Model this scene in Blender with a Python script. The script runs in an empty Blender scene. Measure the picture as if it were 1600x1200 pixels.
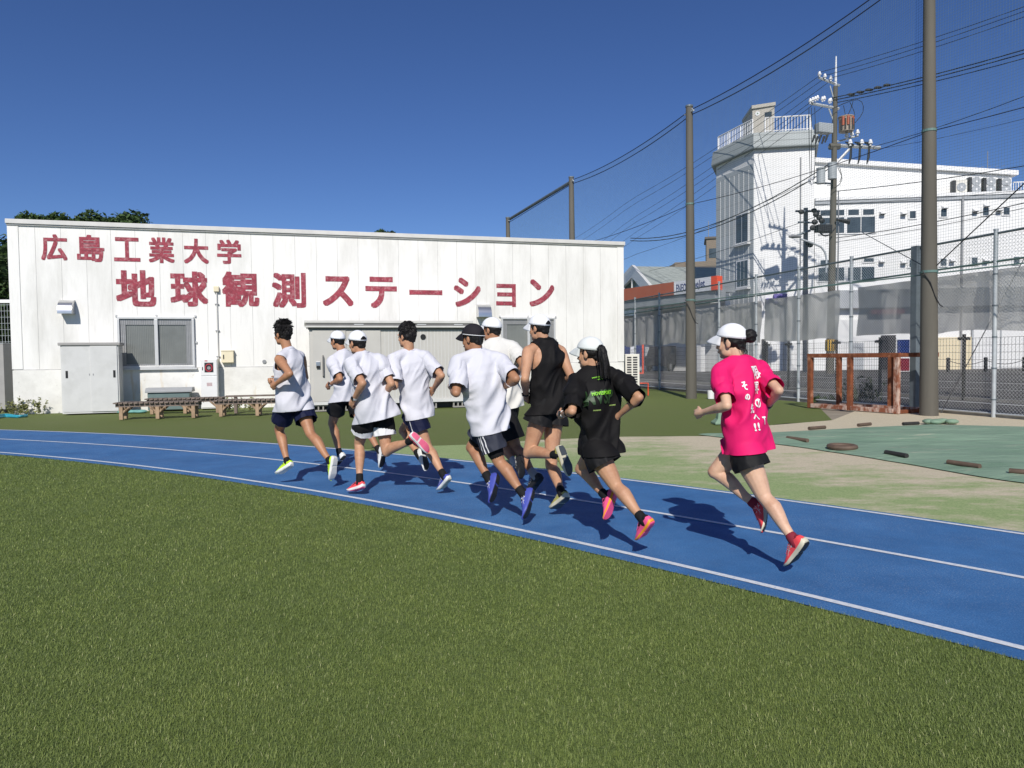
import bpy, bmesh, math, random
import numpy as np
from mathutils import Vector, Matrix, noise
from mathutils.bvhtree import BVHTree

# ------------------------------------------------------------------ scene, camera, sky, sun
S = bpy.context.scene
COL = S.collection
FPX, CX, CY = 1114.0, 800.0, 600.0          # focal length in pixels of a 1600x1200 frame
EYE = Vector((0, 0, 1.35))
PITCH, ROLL = math.atan(41.5 / FPX), 0.011
_fw = Vector((0, math.cos(PITCH), -math.sin(PITCH)))
_u0 = Vector((0, math.sin(PITCH), math.cos(PITCH)))
_x0 = Vector((1, 0, 0))
CR = _x0 * math.cos(ROLL) - _u0 * math.sin(ROLL)
CU = _u0 * math.cos(ROLL) + _x0 * math.sin(ROLL)
cd = bpy.data.cameras.new('camera'); cam = bpy.data.objects.new('camera', cd); COL.objects.link(cam)
cd.sensor_fit = 'HORIZONTAL'; cd.sensor_width = 36.0; cd.lens = 36.0 * FPX / 1600.0
cd.clip_start = 0.05; cd.clip_end = 3000
cam.matrix_world = Matrix(((CR.x, CU.x, -_fw.x, EYE.x), (CR.y, CU.y, -_fw.y, EYE.y), (CR.z, CU.z, -_fw.z, EYE.z), (0, 0, 0, 1)))
S.camera = cam
SUN_AZ, SUN_EL = math.radians(3.0), math.radians(37.0)      # light travels towards +Y, a little to +X
w = bpy.data.worlds.new('World'); S.world = w; w.use_nodes = True
wn = w.node_tree; bgn = wn.nodes['Background']
sky = wn.nodes.new('ShaderNodeTexSky'); sky.sky_type = 'NISHITA'; sky.sun_disc = False
sky.sun_elevation = SUN_EL; sky.sun_rotation = math.pi + SUN_AZ
sky.air_density = .8; sky.dust_density = 0.0; sky.ozone_density = 6.0; sky.altitude = 0
_g = wn.nodes.new('ShaderNodeHueSaturation'); _g.inputs['Hue'].default_value = .511; _g.inputs['Saturation'].default_value = 1.10; _g.inputs['Value'].default_value = 1.0
wn.links.new(sky.outputs[0], _g.inputs['Color']); wn.links.new(_g.outputs[0], bgn.inputs[0]); bgn.inputs[1].default_value = 0.088
sd = bpy.data.lights.new('sun', 'SUN'); sd.energy = 4.5; sd.angle = math.radians(0.5); sd.color = (1, .955, .89)
so = bpy.data.objects.new('sun', sd); COL.objects.link(so)
_sdir = Vector((math.sin(SUN_AZ) * math.cos(SUN_EL), math.cos(SUN_AZ) * math.cos(SUN_EL), -math.sin(SUN_EL)))
so.rotation_euler = _sdir.to_track_quat('-Z', 'Y').to_euler(); so.location = (-2, -10, 20)
S.view_settings.view_transform = 'Standard'; S.view_settings.look = 'None'
S.view_settings.exposure = 0.0; S.view_settings.gamma = 1.0; S.view_settings.use_curve_mapping = False
S.render.engine = 'CYCLES'
S.cycles.max_bounces = 8; S.cycles.transparent_max_bounces = 16
S.cycles.use_adaptive_sampling = False

# ------------------------------------------------------------------ measuring helpers (photo pixel -> metres)
def ray(px, py):
    return (_fw * FPX + CR * (px - CX) - CU * (py - CY)).normalized()
def at(px, py, Y):
    d = ray(px, py); return EYE + d * (Y / d.y)
def gnd(px, py, z=0.0):
    d = ray(px, py); return EYE + d * ((z - EYE.z) / d.z)
def atz(px, py, z):
    return gnd(px, py, z)
class Frame:                                  # a vertical plane frame: x along it, y out of it, z up
    def __init__(s, o, ang):
        s.o = Vector((o[0], o[1], o[2] if len(o) > 2 else 0)); c, n = math.cos(ang), math.sin(ang)
        s.x = Vector((c, n, 0)); s.y = Vector((-n, c, 0)); s.z = Vector((0, 0, 1))
    def p(s, x, y=0, z=0): return s.o + s.x * x + s.y * y + s.z * z
    def px(s, px, py, off=0.0):               # where the pixel's ray meets the plane y=off -> (x, z)
        d = ray(px, py); t = ((s.o + s.y * off) - EYE).dot(s.y) / d.dot(s.y); q = EYE + d * t - s.o
        return q.dot(s.x), q.z
ID = Frame((0, 0, 0), 0)

# ------------------------------------------------------------------ mesh builder
class MB:
    def __init__(s): s.v = []; s.f = []; s.m = []; s.mi = 0
    def add(s, vs, fs):
        b = len(s.v); s.v.extend([tuple(x) for x in vs])
        for f in fs: s.f.append([i + b for i in f]); s.m.append(s.mi)
        return s
    def box(s, x0, x1, y0, y1, z0, z1, F=ID):
        P = [F.p(x, y, z) for z in (z0, z1) for (x, y) in ((x0, y0), (x1, y0), (x1, y1), (x0, y1))]
        return s.add(P, [[3, 2, 1, 0], [4, 5, 6, 7], [0, 1, 5, 4], [1, 2, 6, 5], [2, 3, 7, 6], [3, 0, 4, 7]])
    def quad(s, a, b, c, d): return s.add([a, b, c, d], [[0, 1, 2, 3]])
    def loft(s, rings, cap=True, closed=True):
        n = len(rings[0]); P = [p for r in rings for p in r]; Fc = []
        for k in range(len(rings) - 1):
            for i in range(n if closed else n - 1):
                j = (i + 1) % n; Fc.append([k * n + i, k * n + j, (k + 1) * n + j, (k + 1) * n + i])
        if cap: Fc.append(list(range(n))[::-1]); Fc.append([(len(rings) - 1) * n + i for i in range(n)])
        return s.add(P, Fc)
    def tube(s, pts, r, n=8, cap=True):
        pts = [Vector(p) for p in pts]; rs = r if isinstance(r, (list, tuple)) else [r] * len(pts)
        rings = []; up = None
        for i, p in enumerate(pts):
            d = (pts[min(i + 1, len(pts) - 1)] - pts[max(i - 1, 0)]).normalized()
            if up is None: up = Vector((0, 0, 1)) if abs(d.z) < .95 else Vector((1, 0, 0))
            a = d.cross(up).normalized(); b = a.cross(d).normalized(); up = b
            rings.append([p + (a * math.cos(t) + b * math.sin(t)) * rs[i] for t in [2 * math.pi * k / n for k in range(n)]])
        return s.loft(rings, cap)
    def rod(s, a, b, r): return s.tube([a, b], r, 4)
    def cyl(s, c, r, h, n=16, r2=None):
        c = Vector(c); return s.tube([c, c + Vector((0, 0, h))], [r, r if r2 is None else r2], n)
    def ell(s, c, R, ax=None, n=14, m=9):
        c = Vector(c); ax = ax or (Vector((1, 0, 0)), Vector((0, 1, 0)), Vector((0, 0, 1))); rings = []
        for k in range(1, m):
            th = math.pi * k / m
            rings.append([c + ax[0] * (R[0] * math.sin(th) * math.cos(a)) + ax[1] * (R[1] * math.sin(th) * math.sin(a)) - ax[2] * (R[2] * math.cos(th))
                          for a in [2 * math.pi * i / n for i in range(n)]])
        P = [p for r in rings for p in r]; P += [c - ax[2] * R[2], c + ax[2] * R[2]]; L = len(rings); Fc = []
        for k in range(L - 1):
            for i in range(n): j = (i + 1) % n; Fc.append([k * n + i, k * n + j, (k + 1) * n + j, (k + 1) * n + i])
        for i in range(n):
            j = (i + 1) % n; Fc.append([L * n, j, i]); Fc.append([L * n + 1, (L - 1) * n + i, (L - 1) * n + j])
        return s.add(P, Fc)
    def prism(s, poly, vec):
        n = len(poly); vec = Vector(vec); A = [Vector(p) for p in poly]
        return s.add(A + [p + vec for p in A], [list(range(n))[::-1], [n + i for i in range(n)]] + [[i, (i + 1) % n, n + (i + 1) % n, n + i] for i in range(n)])
    def mesh(s, name, mats, off=Vector((0, 0, 0)), smooth=False, fix=True):
        me = bpy.data.meshes.new(name)
        me.from_pydata([(v[0] - off[0], v[1] - off[1], v[2] - off[2]) for v in s.v], [], s.f)
        for m in (mats if isinstance(mats, (list, tuple)) else [mats]): me.materials.append(m)
        me.polygons.foreach_set('material_index', s.m)
        if fix and len(s.f) < 60000:
            b = bmesh.new(); b.from_mesh(me); bmesh.ops.recalc_face_normals(b, faces=b.faces); b.to_mesh(me); b.free()
        if smooth: shade(me, smooth)
        me.update(); return me
    def build(s, name, mats, parent=None, smooth=False, fix=True, bevel=0):
        off = WORLD.get(parent.name, Vector((0, 0, 0))) if parent else Vector((0, 0, 0))
        return link(name, s.mesh(name, mats, off, smooth, fix), parent, bevel)
WORLD = {}
def shade(me, ang=40):
    if ang is True: ang = 40
    me.polygons.foreach_set('use_smooth', [True] * len(me.polygons))
    b = bmesh.new(); b.from_mesh(me); a = math.radians(ang)
    for e in b.edges:
        if len(e.link_faces) == 2 and e.calc_face_angle(0) > a: e.smooth = False
    b.to_mesh(me); b.free()
def link(name, me, parent=None, bevel=0):
    o = bpy.data.objects.new(name, me); COL.objects.link(o)
    if parent: o.parent = parent; WORLD[o.name] = WORLD.get(parent.name, Vector((0, 0, 0)))
    else: WORLD[o.name] = Vector((0, 0, 0))
    if bevel:
        m = o.modifiers.new('edge', 'BEVEL'); m.width = bevel; m.segments = 2; m.limit_method = 'ANGLE'; m.angle_limit = math.radians(50)
    return o
def tag(o, label, cat, group=None, kind=None):
    if label: o['label'] = label
    if cat: o['category'] = cat
    if group: o['group'] = group
    if kind: o['kind'] = kind
    return o
def thing(name, loc, label, cat, group=None):
    o = bpy.data.objects.new(name, None); COL.objects.link(o); o.location = loc; o.empty_display_size = .1
    WORLD[o.name] = Vector(loc); return tag(o, label, cat, group)
def struct(name, mb, mats, fix=True):
    o = mb.build(name, mats, fix=fix); o['kind'] = 'structure'; return o
def copy_thing(root, loc, label=None):
    c = root.copy(); COL.objects.link(c); c.location = loc; WORLD[c.name] = Vector(loc)
    if label: c['label'] = label
    def rec(a, b):
        for ch in a.children:
            d = ch.copy(); COL.objects.link(d); d.parent = b; WORLD[d.name] = Vector(loc); rec(ch, d)
    rec(root, c); return c

# ------------------------------------------------------------------ materials
def newmat(name):
    m = bpy.data.materials.new(name); m.use_nodes = True; nt = m.node_tree
    return m, nt, nt.nodes['Principled BSDF']
def N(nt, t, **kw):
    n = nt.nodes.new(t)
    for k, v in kw.items():
        if k.startswith('i_'): n.inputs[int(k[2:]) if k[2:].isdigit() else k[2:]].default_value = v
        else: setattr(n, k, v)
    return n
def C4(c): return (c[0], c[1], c[2], 1)
def noise_tex(nt, scale, detail=4, rough=.6, coord='Object', stretch=None):
    tc = N(nt, 'ShaderNodeTexCoord'); src = tc.outputs[coord]
    if stretch:
        mp = N(nt, 'ShaderNodeMapping'); mp.inputs['Scale'].default_value = stretch; nt.links.new(src, mp.inputs[0]); src = mp.outputs[0]
    n = N(nt, 'ShaderNodeTexNoise'); n.inputs['Scale'].default_value = scale; n.inputs['Detail'].default_value = detail; n.inputs['Roughness'].default_value = rough
    nt.links.new(src, n.inputs['Vector']); return n
def ramp(nt, src, stops):
    r = N(nt, 'ShaderNodeValToRGB'); cr = r.color_ramp
    while len(cr.elements) < len(stops): cr.elements.new(.5)
    for e, (p, c) in zip(cr.elements, stops): e.position = p; e.color = C4(c) if len(c) == 3 else c
    nt.links.new(src, r.inputs[0]); return r
def mix(nt, fac, a, b):
    m = N(nt, 'ShaderNodeMix', data_type='RGBA')
    for sock, v in ((m.inputs[0], fac), (m.inputs[6], a), (m.inputs[7], b)):
        if hasattr(v, 'is_linked') or hasattr(v, 'links'): nt.links.new(v, sock)
        else: sock.default_value = v if not isinstance(v, tuple) else C4(v)
    return m.outputs[2]
def add_bump(nt, bs, scale, strength, detail=3, stretch=None, dist=.01):
    n = noise_tex(nt, scale, detail, stretch=stretch); b = N(nt, 'ShaderNodeBump'); b.inputs['Strength'].default_value = strength; b.inputs['Distance'].default_value = dist
    nt.links.new(n.outputs[0], b.inputs['Height']); nt.links.new(b.outputs[0], bs.inputs['Normal'])
def pm(name, col, rough=.6, var=.15, scale=4., bump=0., bscale=80., metal=0., spec=.4, col2=None, lo=.45, hi=.65, cscale=3., stretch=None, detail=5):
    m, nt, bs = newmat(name)
    n = noise_tex(nt, scale, detail, stretch=stretch)
    a = tuple(max(0, c * (1 - var)) for c in col); b = tuple(min(1, c * (1 + var)) for c in col)
    r = ramp(nt, n.outputs[0], [(.3, a), (.7, b)]); out = r.outputs[0]
    if col2:
        n2 = noise_tex(nt, cscale, 6, .65, stretch=stretch); r2 = ramp(nt, n2.outputs[0], [(lo, (0, 0, 0)), (hi, (1, 1, 1))])
        out = mix(nt, r2.outputs[0], out, tuple(col2))
    nt.links.new(out, bs.inputs['Base Color'])
    bs.inputs['Roughness'].default_value = rough; bs.inputs['Metallic'].default_value = metal; bs.inputs['Specular IOR Level'].default_value = spec
    if bump: add_bump(nt, bs, bscale, bump)
    return m
M = {}
M['white_panel'] = None
def mat_wall():
    m, nt, bs = newmat('painted_panel')
    n = noise_tex(nt, 1.2, 6, .65, stretch=(1, 1, .25)); r = ramp(nt, n.outputs[0], [(.33, (.66, .65, .61)), (.52, (.80, .79, .755))])
    n2 = noise_tex(nt, 9, 4, .6, stretch=(1.6, 1.6, .12)); r2 = ramp(nt, n2.outputs[0], [(.56, (0, 0, 0)), (.82, (.30, .30, .30))])
    c = mix(nt, r2.outputs[0], r.outputs[0], (.50, .49, .45))
    nt.links.new(c, bs.inputs['Base Color']); bs.inputs['Roughness'].default_value = .55; bs.inputs['Specular IOR Level'].default_value = .3
    add_bump(nt, bs, 30, .06); return m
M['wall'] = mat_wall()
def mat_plinth():
    m, nt, bs = newmat('stained_render')
    n = noise_tex(nt, 1.6, 6, .65); r = ramp(nt, n.outputs[0], [(.3, (.64, .63, .59)), (.6, (.79, .78, .74))])
    n2 = noise_tex(nt, 2.4, 5, .6, stretch=(1.5, 1.5, .16)); r2 = ramp(nt, n2.outputs[0], [(.60, (0, 0, 0)), (.72, (.8, .8, .8))])
    c = mix(nt, r2.outputs[0], r.outputs[0], (.60, .47, .27))
    n3 = noise_tex(nt, 14, 5, .7); r3 = ramp(nt, n3.outputs[0], [(.62, (0, 0, 0)), (.72, (.7, .7, .7))])
    c = mix(nt, r3.outputs[0], c, (.45, .43, .38))
    nt.links.new(c, bs.inputs['Base Color']); bs.inputs['Roughness'].default_value = .8; add_bump(nt, bs, 40, .2); return m
M['plinth'] = mat_plinth()
M['lettering'] = pm('worn_red_paint', (.285, .040, .062), .7, .30, 9, col2=(.50, .26, .27), lo=.50, hi=.78, cscale=11)
M['trim'] = pm('pale_trim', (.60, .59, .56), .45, .08, 3)
M['seam'] = pm('seam', (.44, .435, .42), .8, .2, 5)
M['alu'] = pm('aluminium', (.60, .60, .59), .4, .06, 6, metal=.3)
M['alu_grey'] = pm('grey_metal', (.33, .33, .33), .4, .1, 6, metal=.4)
M['steel'] = pm('stainless', (.62, .62, .62), .28, .06, 3, metal=.9)
M['glass'] = pm('curtained_glass', (.20, .21, .20), .18, .12, 2, spec=.6)
M['dark_glass'] = pm('dark_glass', (.055, .07, .08), .1, .3, 1.5, spec=.7)
M['cab'] = pm('cabinet_paint', (.60, .60, .585), .45, .05, 3, col2=(.54, .54, .52), lo=.5, hi=.7, cscale=2)
M['cab_dark'] = pm('cabinet_grey', (.33, .32, .305), .45, .08, 3)
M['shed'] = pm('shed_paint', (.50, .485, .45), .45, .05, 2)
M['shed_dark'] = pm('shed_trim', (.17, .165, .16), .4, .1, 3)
M['black'] = pm('black_plastic', (.018, .018, .018), .4, .2, 5)
M['concrete'] = pm('concrete', (.30, .29, .265), .85, .18, 4, bump=.25, bscale=60, col2=(.22, .21, .19), lo=.5, hi=.7, cscale=3)
M['polec'] = pm('pole_concrete', (.118, .109, .09), .8, .16, 2.5, bump=.2, bscale=50, col2=(.095, .088, .072), lo=.48, hi=.66, cscale=1.6, stretch=(1, 1, .12))
M['wood'] = pm('weathered_wood', (.19, .15, .125), .85, .3, 7, bump=.3, bscale=40, stretch=(1, 1, .4))
M['wood_leg'] = pm('wood_leg', (.36, .25, .16), .8, .25, 6, bump=.2, bscale=40)
M['cream'] = pm('cream_paint', (.74, .66, .47), .5, .06, 4)
M['fire_white'] = pm('white_enamel', (.76, .76, .75), .35, .04, 3)
M['red'] = pm('red_plastic', (.42, .03, .05), .4, .15, 8)
M['galv'] = pm('galvanised', (.50, .53, .54), .45, .12, 5, metal=.35)
M['wire'] = pm('chain_wire', (.62, .63, .62), .5, .15, 3, metal=.2)
M['dkgalv'] = pm('dark_galvanised', (.15, .18, .20), .5, .15, 5, metal=.2)
M['greenrail'] = pm('green_rail', (.12, .20, .18), .5, .15, 4)
M['rust'] = pm('rust', (.20, .062, .026), .85, .4, 9, bump=.4, bscale=60, col2=(.40, .20, .12), lo=.55, hi=.72, cscale=6)
M['rustw'] = pm('worn_rust', (.52, .38, .31), .8, .2, 9, col2=(.24, .08, .04), lo=.42, hi=.56, cscale=7, stretch=(1, 1, .5))
M['blackwire'] = pm('black_coated_wire', (.02, .022, .024), .5, .2, 5)
M['cable'] = pm('cable', (.02, .021, .024), .6, .2, 5)
M['net'] = pm('net_twine', (.115, .17, .16), .8, .2, 4)
M['whitesiding'] = None
def mat_siding(name, col, axis_scale, line=(.6, .6, .6), width=.06, rough=.6, var=.05):
    m, nt, bs = newmat(name); tc = N(nt, 'ShaderNodeTexCoord'); sp = N(nt, 'ShaderNodeSeparateXYZ'); nt.links.new(tc.outputs['Object'], sp.inputs[0])
    mu = N(nt, 'ShaderNodeMath', operation='MULTIPLY'); mu.inputs[1].default_value = axis_scale; nt.links.new(sp.outputs[2], mu.inputs[0])
    fr = N(nt, 'ShaderNodeMath', operation='FRACT'); nt.links.new(mu.outputs[0], fr.inputs[0])
    lt = N(nt, 'ShaderNodeMath', operation='LESS_THAN'); lt.inputs[1].default_value = width; nt.links.new(fr.outputs[0], lt.inputs[0])
    n = noise_tex(nt, .4, 5); r = ramp(nt, n.outputs[0], [(.3, tuple(c * (1 - var) for c in col)), (.7, tuple(min(1, c * (1 + var)) for c in col))])
    c = mix(nt, lt.outputs[0], r.outputs[0], tuple(a * b for a, b in zip(col, line)))
    nt.links.new(c, bs.inputs['Base Color']); bs.inputs['Roughness'].default_value = rough; return m
M['siding'] = mat_siding('white_siding', (.78, .78, .765), 2.2, (.86, .86, .86), .06)
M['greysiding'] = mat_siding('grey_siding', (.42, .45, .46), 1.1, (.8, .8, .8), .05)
M['shingle'] = mat_siding('grey_shingle', (.34, .37, .37), 2.6, (.6, .6, .6), .12, var=.12)
M['beige'] = pm('beige_panel', (.46, .43, .37), .6, .05, 2)
M['whitemetal'] = pm('white_metal', (.78, .78, .77), .45, .04, 2)
M['brown'] = pm('brown_wall', (.23, .185, .14), .8, .08, .4)
M['darkbrown'] = pm('dark_brown', (.13, .11, .095), .8, .1, .4)
M['redfascia'] = pm('red_fascia', (.42, .10, .045), .45, .06, .8)
M['redbright'] = pm('orange_red_sign', (.80, .085, .03), .45, .05, 1)
M['signwhite'] = pm('sign_white', (.72, .73, .76), .4, .04, 2)
M['signblue'] = pm('sign_blue', (.02, .035, .16), .4, .1, 4)
M['canopy'] = pm('canopy_grey', (.27, .29, .31), .5, .1, 1)
M['roofgrey'] = pm('weathered_roof', (.33, .36, .34), .8, .2, 2.5, stretch=(1, 1, 3))
M['tealglass'] = pm('teal_glass', (.035, .09, .095), .2, .2, 2)
M['yellowwall'] = pm('yellow_shutter', (.72, .62, .42), .7, .06, .5)
M['shopwhite'] = pm('shop_white', (.70, .70, .69), .6, .06, .5)
M['shopgrey'] = pm('shop_grey', (.36, .38, .40), .6, .1, .5)
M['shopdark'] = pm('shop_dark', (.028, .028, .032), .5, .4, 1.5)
M['navy'] = pm('navy_sign', (.012, .03, .14), .45, .1, 3)
M['maroon'] = pm('maroon_sign', (.20, .02, .035), .5, .1, 3)
M['purple'] = pm('purple_banner', (.13, .10, .36), .6, .1, 3)
M['hazardy'] = pm('hazard_yellow', (.70, .42, .03), .5, .1, 3)
M['porcelain'] = pm('porcelain', (.80, .80, .80), .2, .03, 3)
M['transf'] = pm('transformer_grey', (.36, .39, .40), .5, .12, 3)
M['transf_brown'] = pm('transformer_rust', (.33, .27, .21), .6, .2, 6, col2=(.34, .16, .08), lo=.52, hi=.64, cscale=4)
def mat_sheet():
    m, nt, bs = newmat('grey_mesh_sheet')
    n = noise_tex(nt, 1.2, 4, stretch=(1, 1, .5)); r = ramp(nt, n.outputs[0], [(.3, (.50, .495, .48)), (.7, (.62, .615, .60))])
    nt.links.new(r.outputs[0], bs.inputs['Base Color']); bs.inputs['Roughness'].default_value = .9; bs.inputs['Alpha'].default_value = .86
    return m
M['sheet'] = mat_sheet()
M['ac'] = pm('ac_casing', (.70, .68, .61), .45, .04, 3)
M['tarpblue'] = pm('light_blue_hose', (.03, .32, .42), .5, .1, 5)
M['grnbox'] = pm('green_grey_box', (.13, .185, .18), .5, .1, 4)
M['lidgrey'] = pm('lid_grey', (.33, .34, .345), .5, .06, 4)
# ================================================================== THE SETTING
rnd = random.Random(7)
# ---- ground materials
def mat_turf(name, dark, light, bleach, coarse=2.2, bump=.5):
    m, nt, bs = newmat(name)
    n = noise_tex(nt, 55, 5, .75); r = ramp(nt, n.outputs[0], [(.35, dark), (.65, light)])
    n2 = noise_tex(nt, coarse, 6, .65); r2 = ramp(nt, n2.outputs[0], [(.38, (0, 0, 0)), (.68, (.55, .55, .55))])
    c = mix(nt, r2.outputs[0], r.outputs[0], bleach); nt.links.new(c, bs.inputs['Base Color'])
    bs.inputs['Roughness'].default_value = .85; bs.inputs['Specular IOR Level'].default_value = .25
    add_bump(nt, bs, 120, bump, 4, dist=.03); return m
M['turf'] = mat_turf('infield_turf', (.070, .106, .024), (.150, .202, .056), (.130, .168, .058))
M['turf2'] = mat_turf('strip_turf', (.085, .115, .028), (.170, .215, .062), (.140, .160, .055), 1.2)
def mat_sandturf():
    m, nt, bs = newmat('sand_filled_turf')
    n = noise_tex(nt, 60, 5, .7); r = ramp(nt, n.outputs[0], [(.35, (.20, .285, .095)), (.65, (.36, .44, .20))])
    n2 = noise_tex(nt, .9, 13, .80, stretch=(.75, 1.5, 1)); 
    tc = N(nt, 'ShaderNodeTexCoord'); sp = N(nt, 'ShaderNodeSeparateXYZ'); nt.links.new(tc.outputs['Object'], sp.inputs[0])
    # sand gathers towards the pit: radius from the bend's centre
    a = N(nt, 'ShaderNodeVectorMath', operation='SUBTRACT'); a.inputs[1].default_value = (-20.35, -16.58, 0); nt.links.new(tc.outputs['Object'], a.inputs[0])
    ln = N(nt, 'ShaderNodeVectorMath', operation='LENGTH'); nt.links.new(a.outputs[0], ln.inputs[0])
    mr = N(nt, 'ShaderNodeMapRange'); mr.inputs[1].default_value = 33.4; mr.inputs[2].default_value = 36.8; mr.inputs[3].default_value = -.012; mr.inputs[4].default_value = .20
    nt.links.new(ln.outputs['Value'], mr.inputs[0])
    mx = N(nt, 'ShaderNodeMapRange'); mx.inputs[1].default_value = -1.0; mx.inputs[2].default_value = 3.5; mx.inputs[3].default_value = -.12; mx.inputs[4].default_value = .0
    nt.links.new(sp.outputs[0], mx.inputs[0])
    ad = N(nt, 'ShaderNodeMath', operation='ADD'); nt.links.new(n2.outputs[0], ad.inputs[0]); nt.links.new(mr.outputs[0], ad.inputs[1])
    ad2 = N(nt, 'ShaderNodeMath', operation='ADD'); nt.links.new(ad.outputs[0], ad2.inputs[0]); nt.links.new(mx.outputs[0], ad2.inputs[1])
    r2 = ramp(nt, ad2.outputs[0], [(.46, (0, 0, 0)), (.61, (1, 1, 1))])
    n3 = noise_tex(nt, 45, 5, .75); r3 = ramp(nt, n3.outputs[0], [(.3, (.46, .395, .27)), (.7, (.66, .58, .425))])
    c = mix(nt, r2.outputs[0], r.outputs[0], r3.outputs[0]); nt.links.new(c, bs.inputs['Base Color'])
    bs.inputs['Roughness'].default_value = .95; add_bump(nt, bs, 90, .5, 4, dist=.02); return m
M['sandturf'] = mat_sandturf()
def mat_track():
    m, nt, bs = newmat('blue_track')
    n = noise_tex(nt, 120, 4, .85); r = ramp(nt, n.outputs[0], [(.34, (.022, .095, .245)), (.52, (.048, .178, .42)), (.66, (.13, .30, .55))])
    n2 = noise_tex(nt, .55, 8, .75); n4 = noise_tex(nt, 95, 3, .8)
    r2 = ramp(nt, n2.outputs[0], [(.42, (.08, .08, .08)), (.62, (1, 1, 1))]); r4 = ramp(nt, n4.outputs[0], [(.56, (0, 0, 0)), (.66, (1, 1, 1))])
    mu = N(nt, 'ShaderNodeMath', operation='MULTIPLY'); nt.links.new(r2.outputs[0], mu.inputs[0]); nt.links.new(r4.outputs[0], mu.inputs[1])
    mu2 = N(nt, 'ShaderNodeMath', operation='MULTIPLY'); mu2.inputs[1].default_value = .75; nt.links.new(mu.outputs[0], mu2.inputs[0])
    n5 = noise_tex(nt, 1.5, 9, .78); r5 = ramp(nt, n5.outputs[0], [(.35, (.0, .0, .0)), (.68, (.75, .75, .75))])
    c = mix(nt, r5.outputs[0], r.outputs[0], (.020, .088, .235))
    c = mix(nt, mu2.outputs[0], c, (.42, .45, .47)); nt.links.new(c, bs.inputs['Base Color'])
    bs.inputs['Roughness'].default_value = .8; bs.inputs['Specular IOR Level'].default_value = .3; add_bump(nt, bs, 260, .55, 3, dist=.006); return m
M['track'] = mat_track()
M['line'] = pm('worn_line_paint', (.66, .69, .72), .7, .12, 40, bump=.3, bscale=200, col2=(.26, .38, .56), lo=.54, hi=.74, cscale=38)
M['earth'] = pm('bare_earth', (.27, .235, .18), .95, .2, 2, bump=.3, bscale=30)
M['asphalt'] = pm('asphalt', (.085, .083, .08), .85, .2, 1.2, bump=.3, bscale=150)
M['pave'] = pm('pavement', (.17, .165, .155), .85, .15, 1.5, bump=.2, bscale=80)
M['roadline'] = pm('road_line', (.55, .55, .53), .7, .15, 6)
def mat_tarp():
    m, nt, bs = newmat('pit_cover')
    n = noise_tex(nt, 1.0, 7, .7, stretch=(.5, 1.6, 1)); r = ramp(nt, n.outputs[0], [(.32, (.155, .25, .17)), (.68, (.235, .34, .24))])
    n2 = noise_tex(nt, 1.7, 6, .7, stretch=(.5, 2.2, 1)); r2 = ramp(nt, n2.outputs[0], [(.59, (0, 0, 0)), (.70, (.8, .8, .8))])
    c = mix(nt, r2.outputs[0], r.outputs[0], (.46, .44, .33)); nt.links.new(c, bs.inputs['Base Color'])
    bs.inputs['Roughness'].default_value = .7; add_bump(nt, bs, 2.5, .5, 5, stretch=(.5, 2, 1), dist=.08); return m
M['tarp'] = mat_tarp()

TC = Vector((-20.35, -16.58, 0))                     # centre of the bend
def arc(r, a0, a1, n): return [TC + Vector((r * math.cos(a), r * math.sin(a), 0)) for a in [a0 + (a1 - a0) * i / n for i in range(n + 1)]]
def band(r0, r1, z, a0=-.25, a1=2.1, n=160):
    mb = MB(); A = arc(r0, a0, a1, n); B = arc(r1, a0, a1, n); up = Vector((0, 0, z))
    mb.add([p + up for p in A + B], [[i, n + 1 + i, n + 2 + i, i + 1] for i in range(n)]); return mb
g = MB(); g.quad((-900, -300, -.03), (900, -300, -.03), (900, 2500, -.03), (-900, 2500, -.03)); struct('ground', g, M['earth'], False)
R_IN, R1, R2, R3, R_OUT = 29.93, 30.08, 31.30, 32.52, 32.60
g = MB(); A = arc(R_IN - .002, -.25, 2.1, 160); g.add([(p.x, p.y, -.004) for p in A] + [(TC.x, TC.y, -.004)], [[i, i + 1, 161] for i in range(160)]); struct('infield', g, M['turf'], False)
struct('track', band(R_IN, R_OUT, 0), M['track'], False)
for r in (R1, R2, R3):
    o = struct('lane_line', band(r - .025, r + .025, .004), M['line'], False)
# turf strip between the track and the building
def gpoly(name, pts, z, m):
    mb = MB(); mb.add([(p[0], p[1], z) for p in pts], [list(range(len(pts)))]); return struct(name, mb, m, False)
_edge = arc(R_OUT - .05, .92, 2.0, 60)
FO = Vector((10.07, 14.89, 0)); FF = Frame(FO, math.atan2(.961, -.277))   # fence frame: x runs away along the fence, y points into the field
far = [FF.p(t, .15)[:2] for t in (60, 22, 14, 7, 5.6)]
strip = [p[:2] for p in _edge][::-1] + [gnd(760, 697)[:2], gnd(840, 686)[:2], gnd(975, 681)[:2], gnd(1110, 680)[:2], gnd(1190, 664)[:2], gnd(1300, 655)[:2]] + [FF.p(5.2, .2)[:2], FF.p(14, .15)[:2], FF.p(60, .15)[:2], Vector((-60, 60))[:2]]
def ragged(pts, a, b, amp=.10):
    out = []
    for i, p in enumerate(pts):
        out.append((p[0], p[1]))
        if a <= i < b:
            q = pts[i + 1]; m_ = max(2, int(math.hypot(q[0] - p[0], q[1] - p[1]) / .12))
            for k_ in range(1, m_): u = k_ / m_; x, y = p[0] + (q[0] - p[0]) * u, p[1] + (q[1] - p[1]) * u; out.append((x + amp * (noise.noise(Vector((x * 1.2, y * 1.2, 5))) + .5 * noise.noise(Vector((x * 5, y * 5, 1)))), y + amp * 2 * (noise.noise(Vector((x * 1.1, y * 1.1, 9))) + .6 * noise.noise(Vector((x * 4.5, y * 4.5, 2))))))
    return out
_s = ragged(strip, 61, 66)
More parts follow.
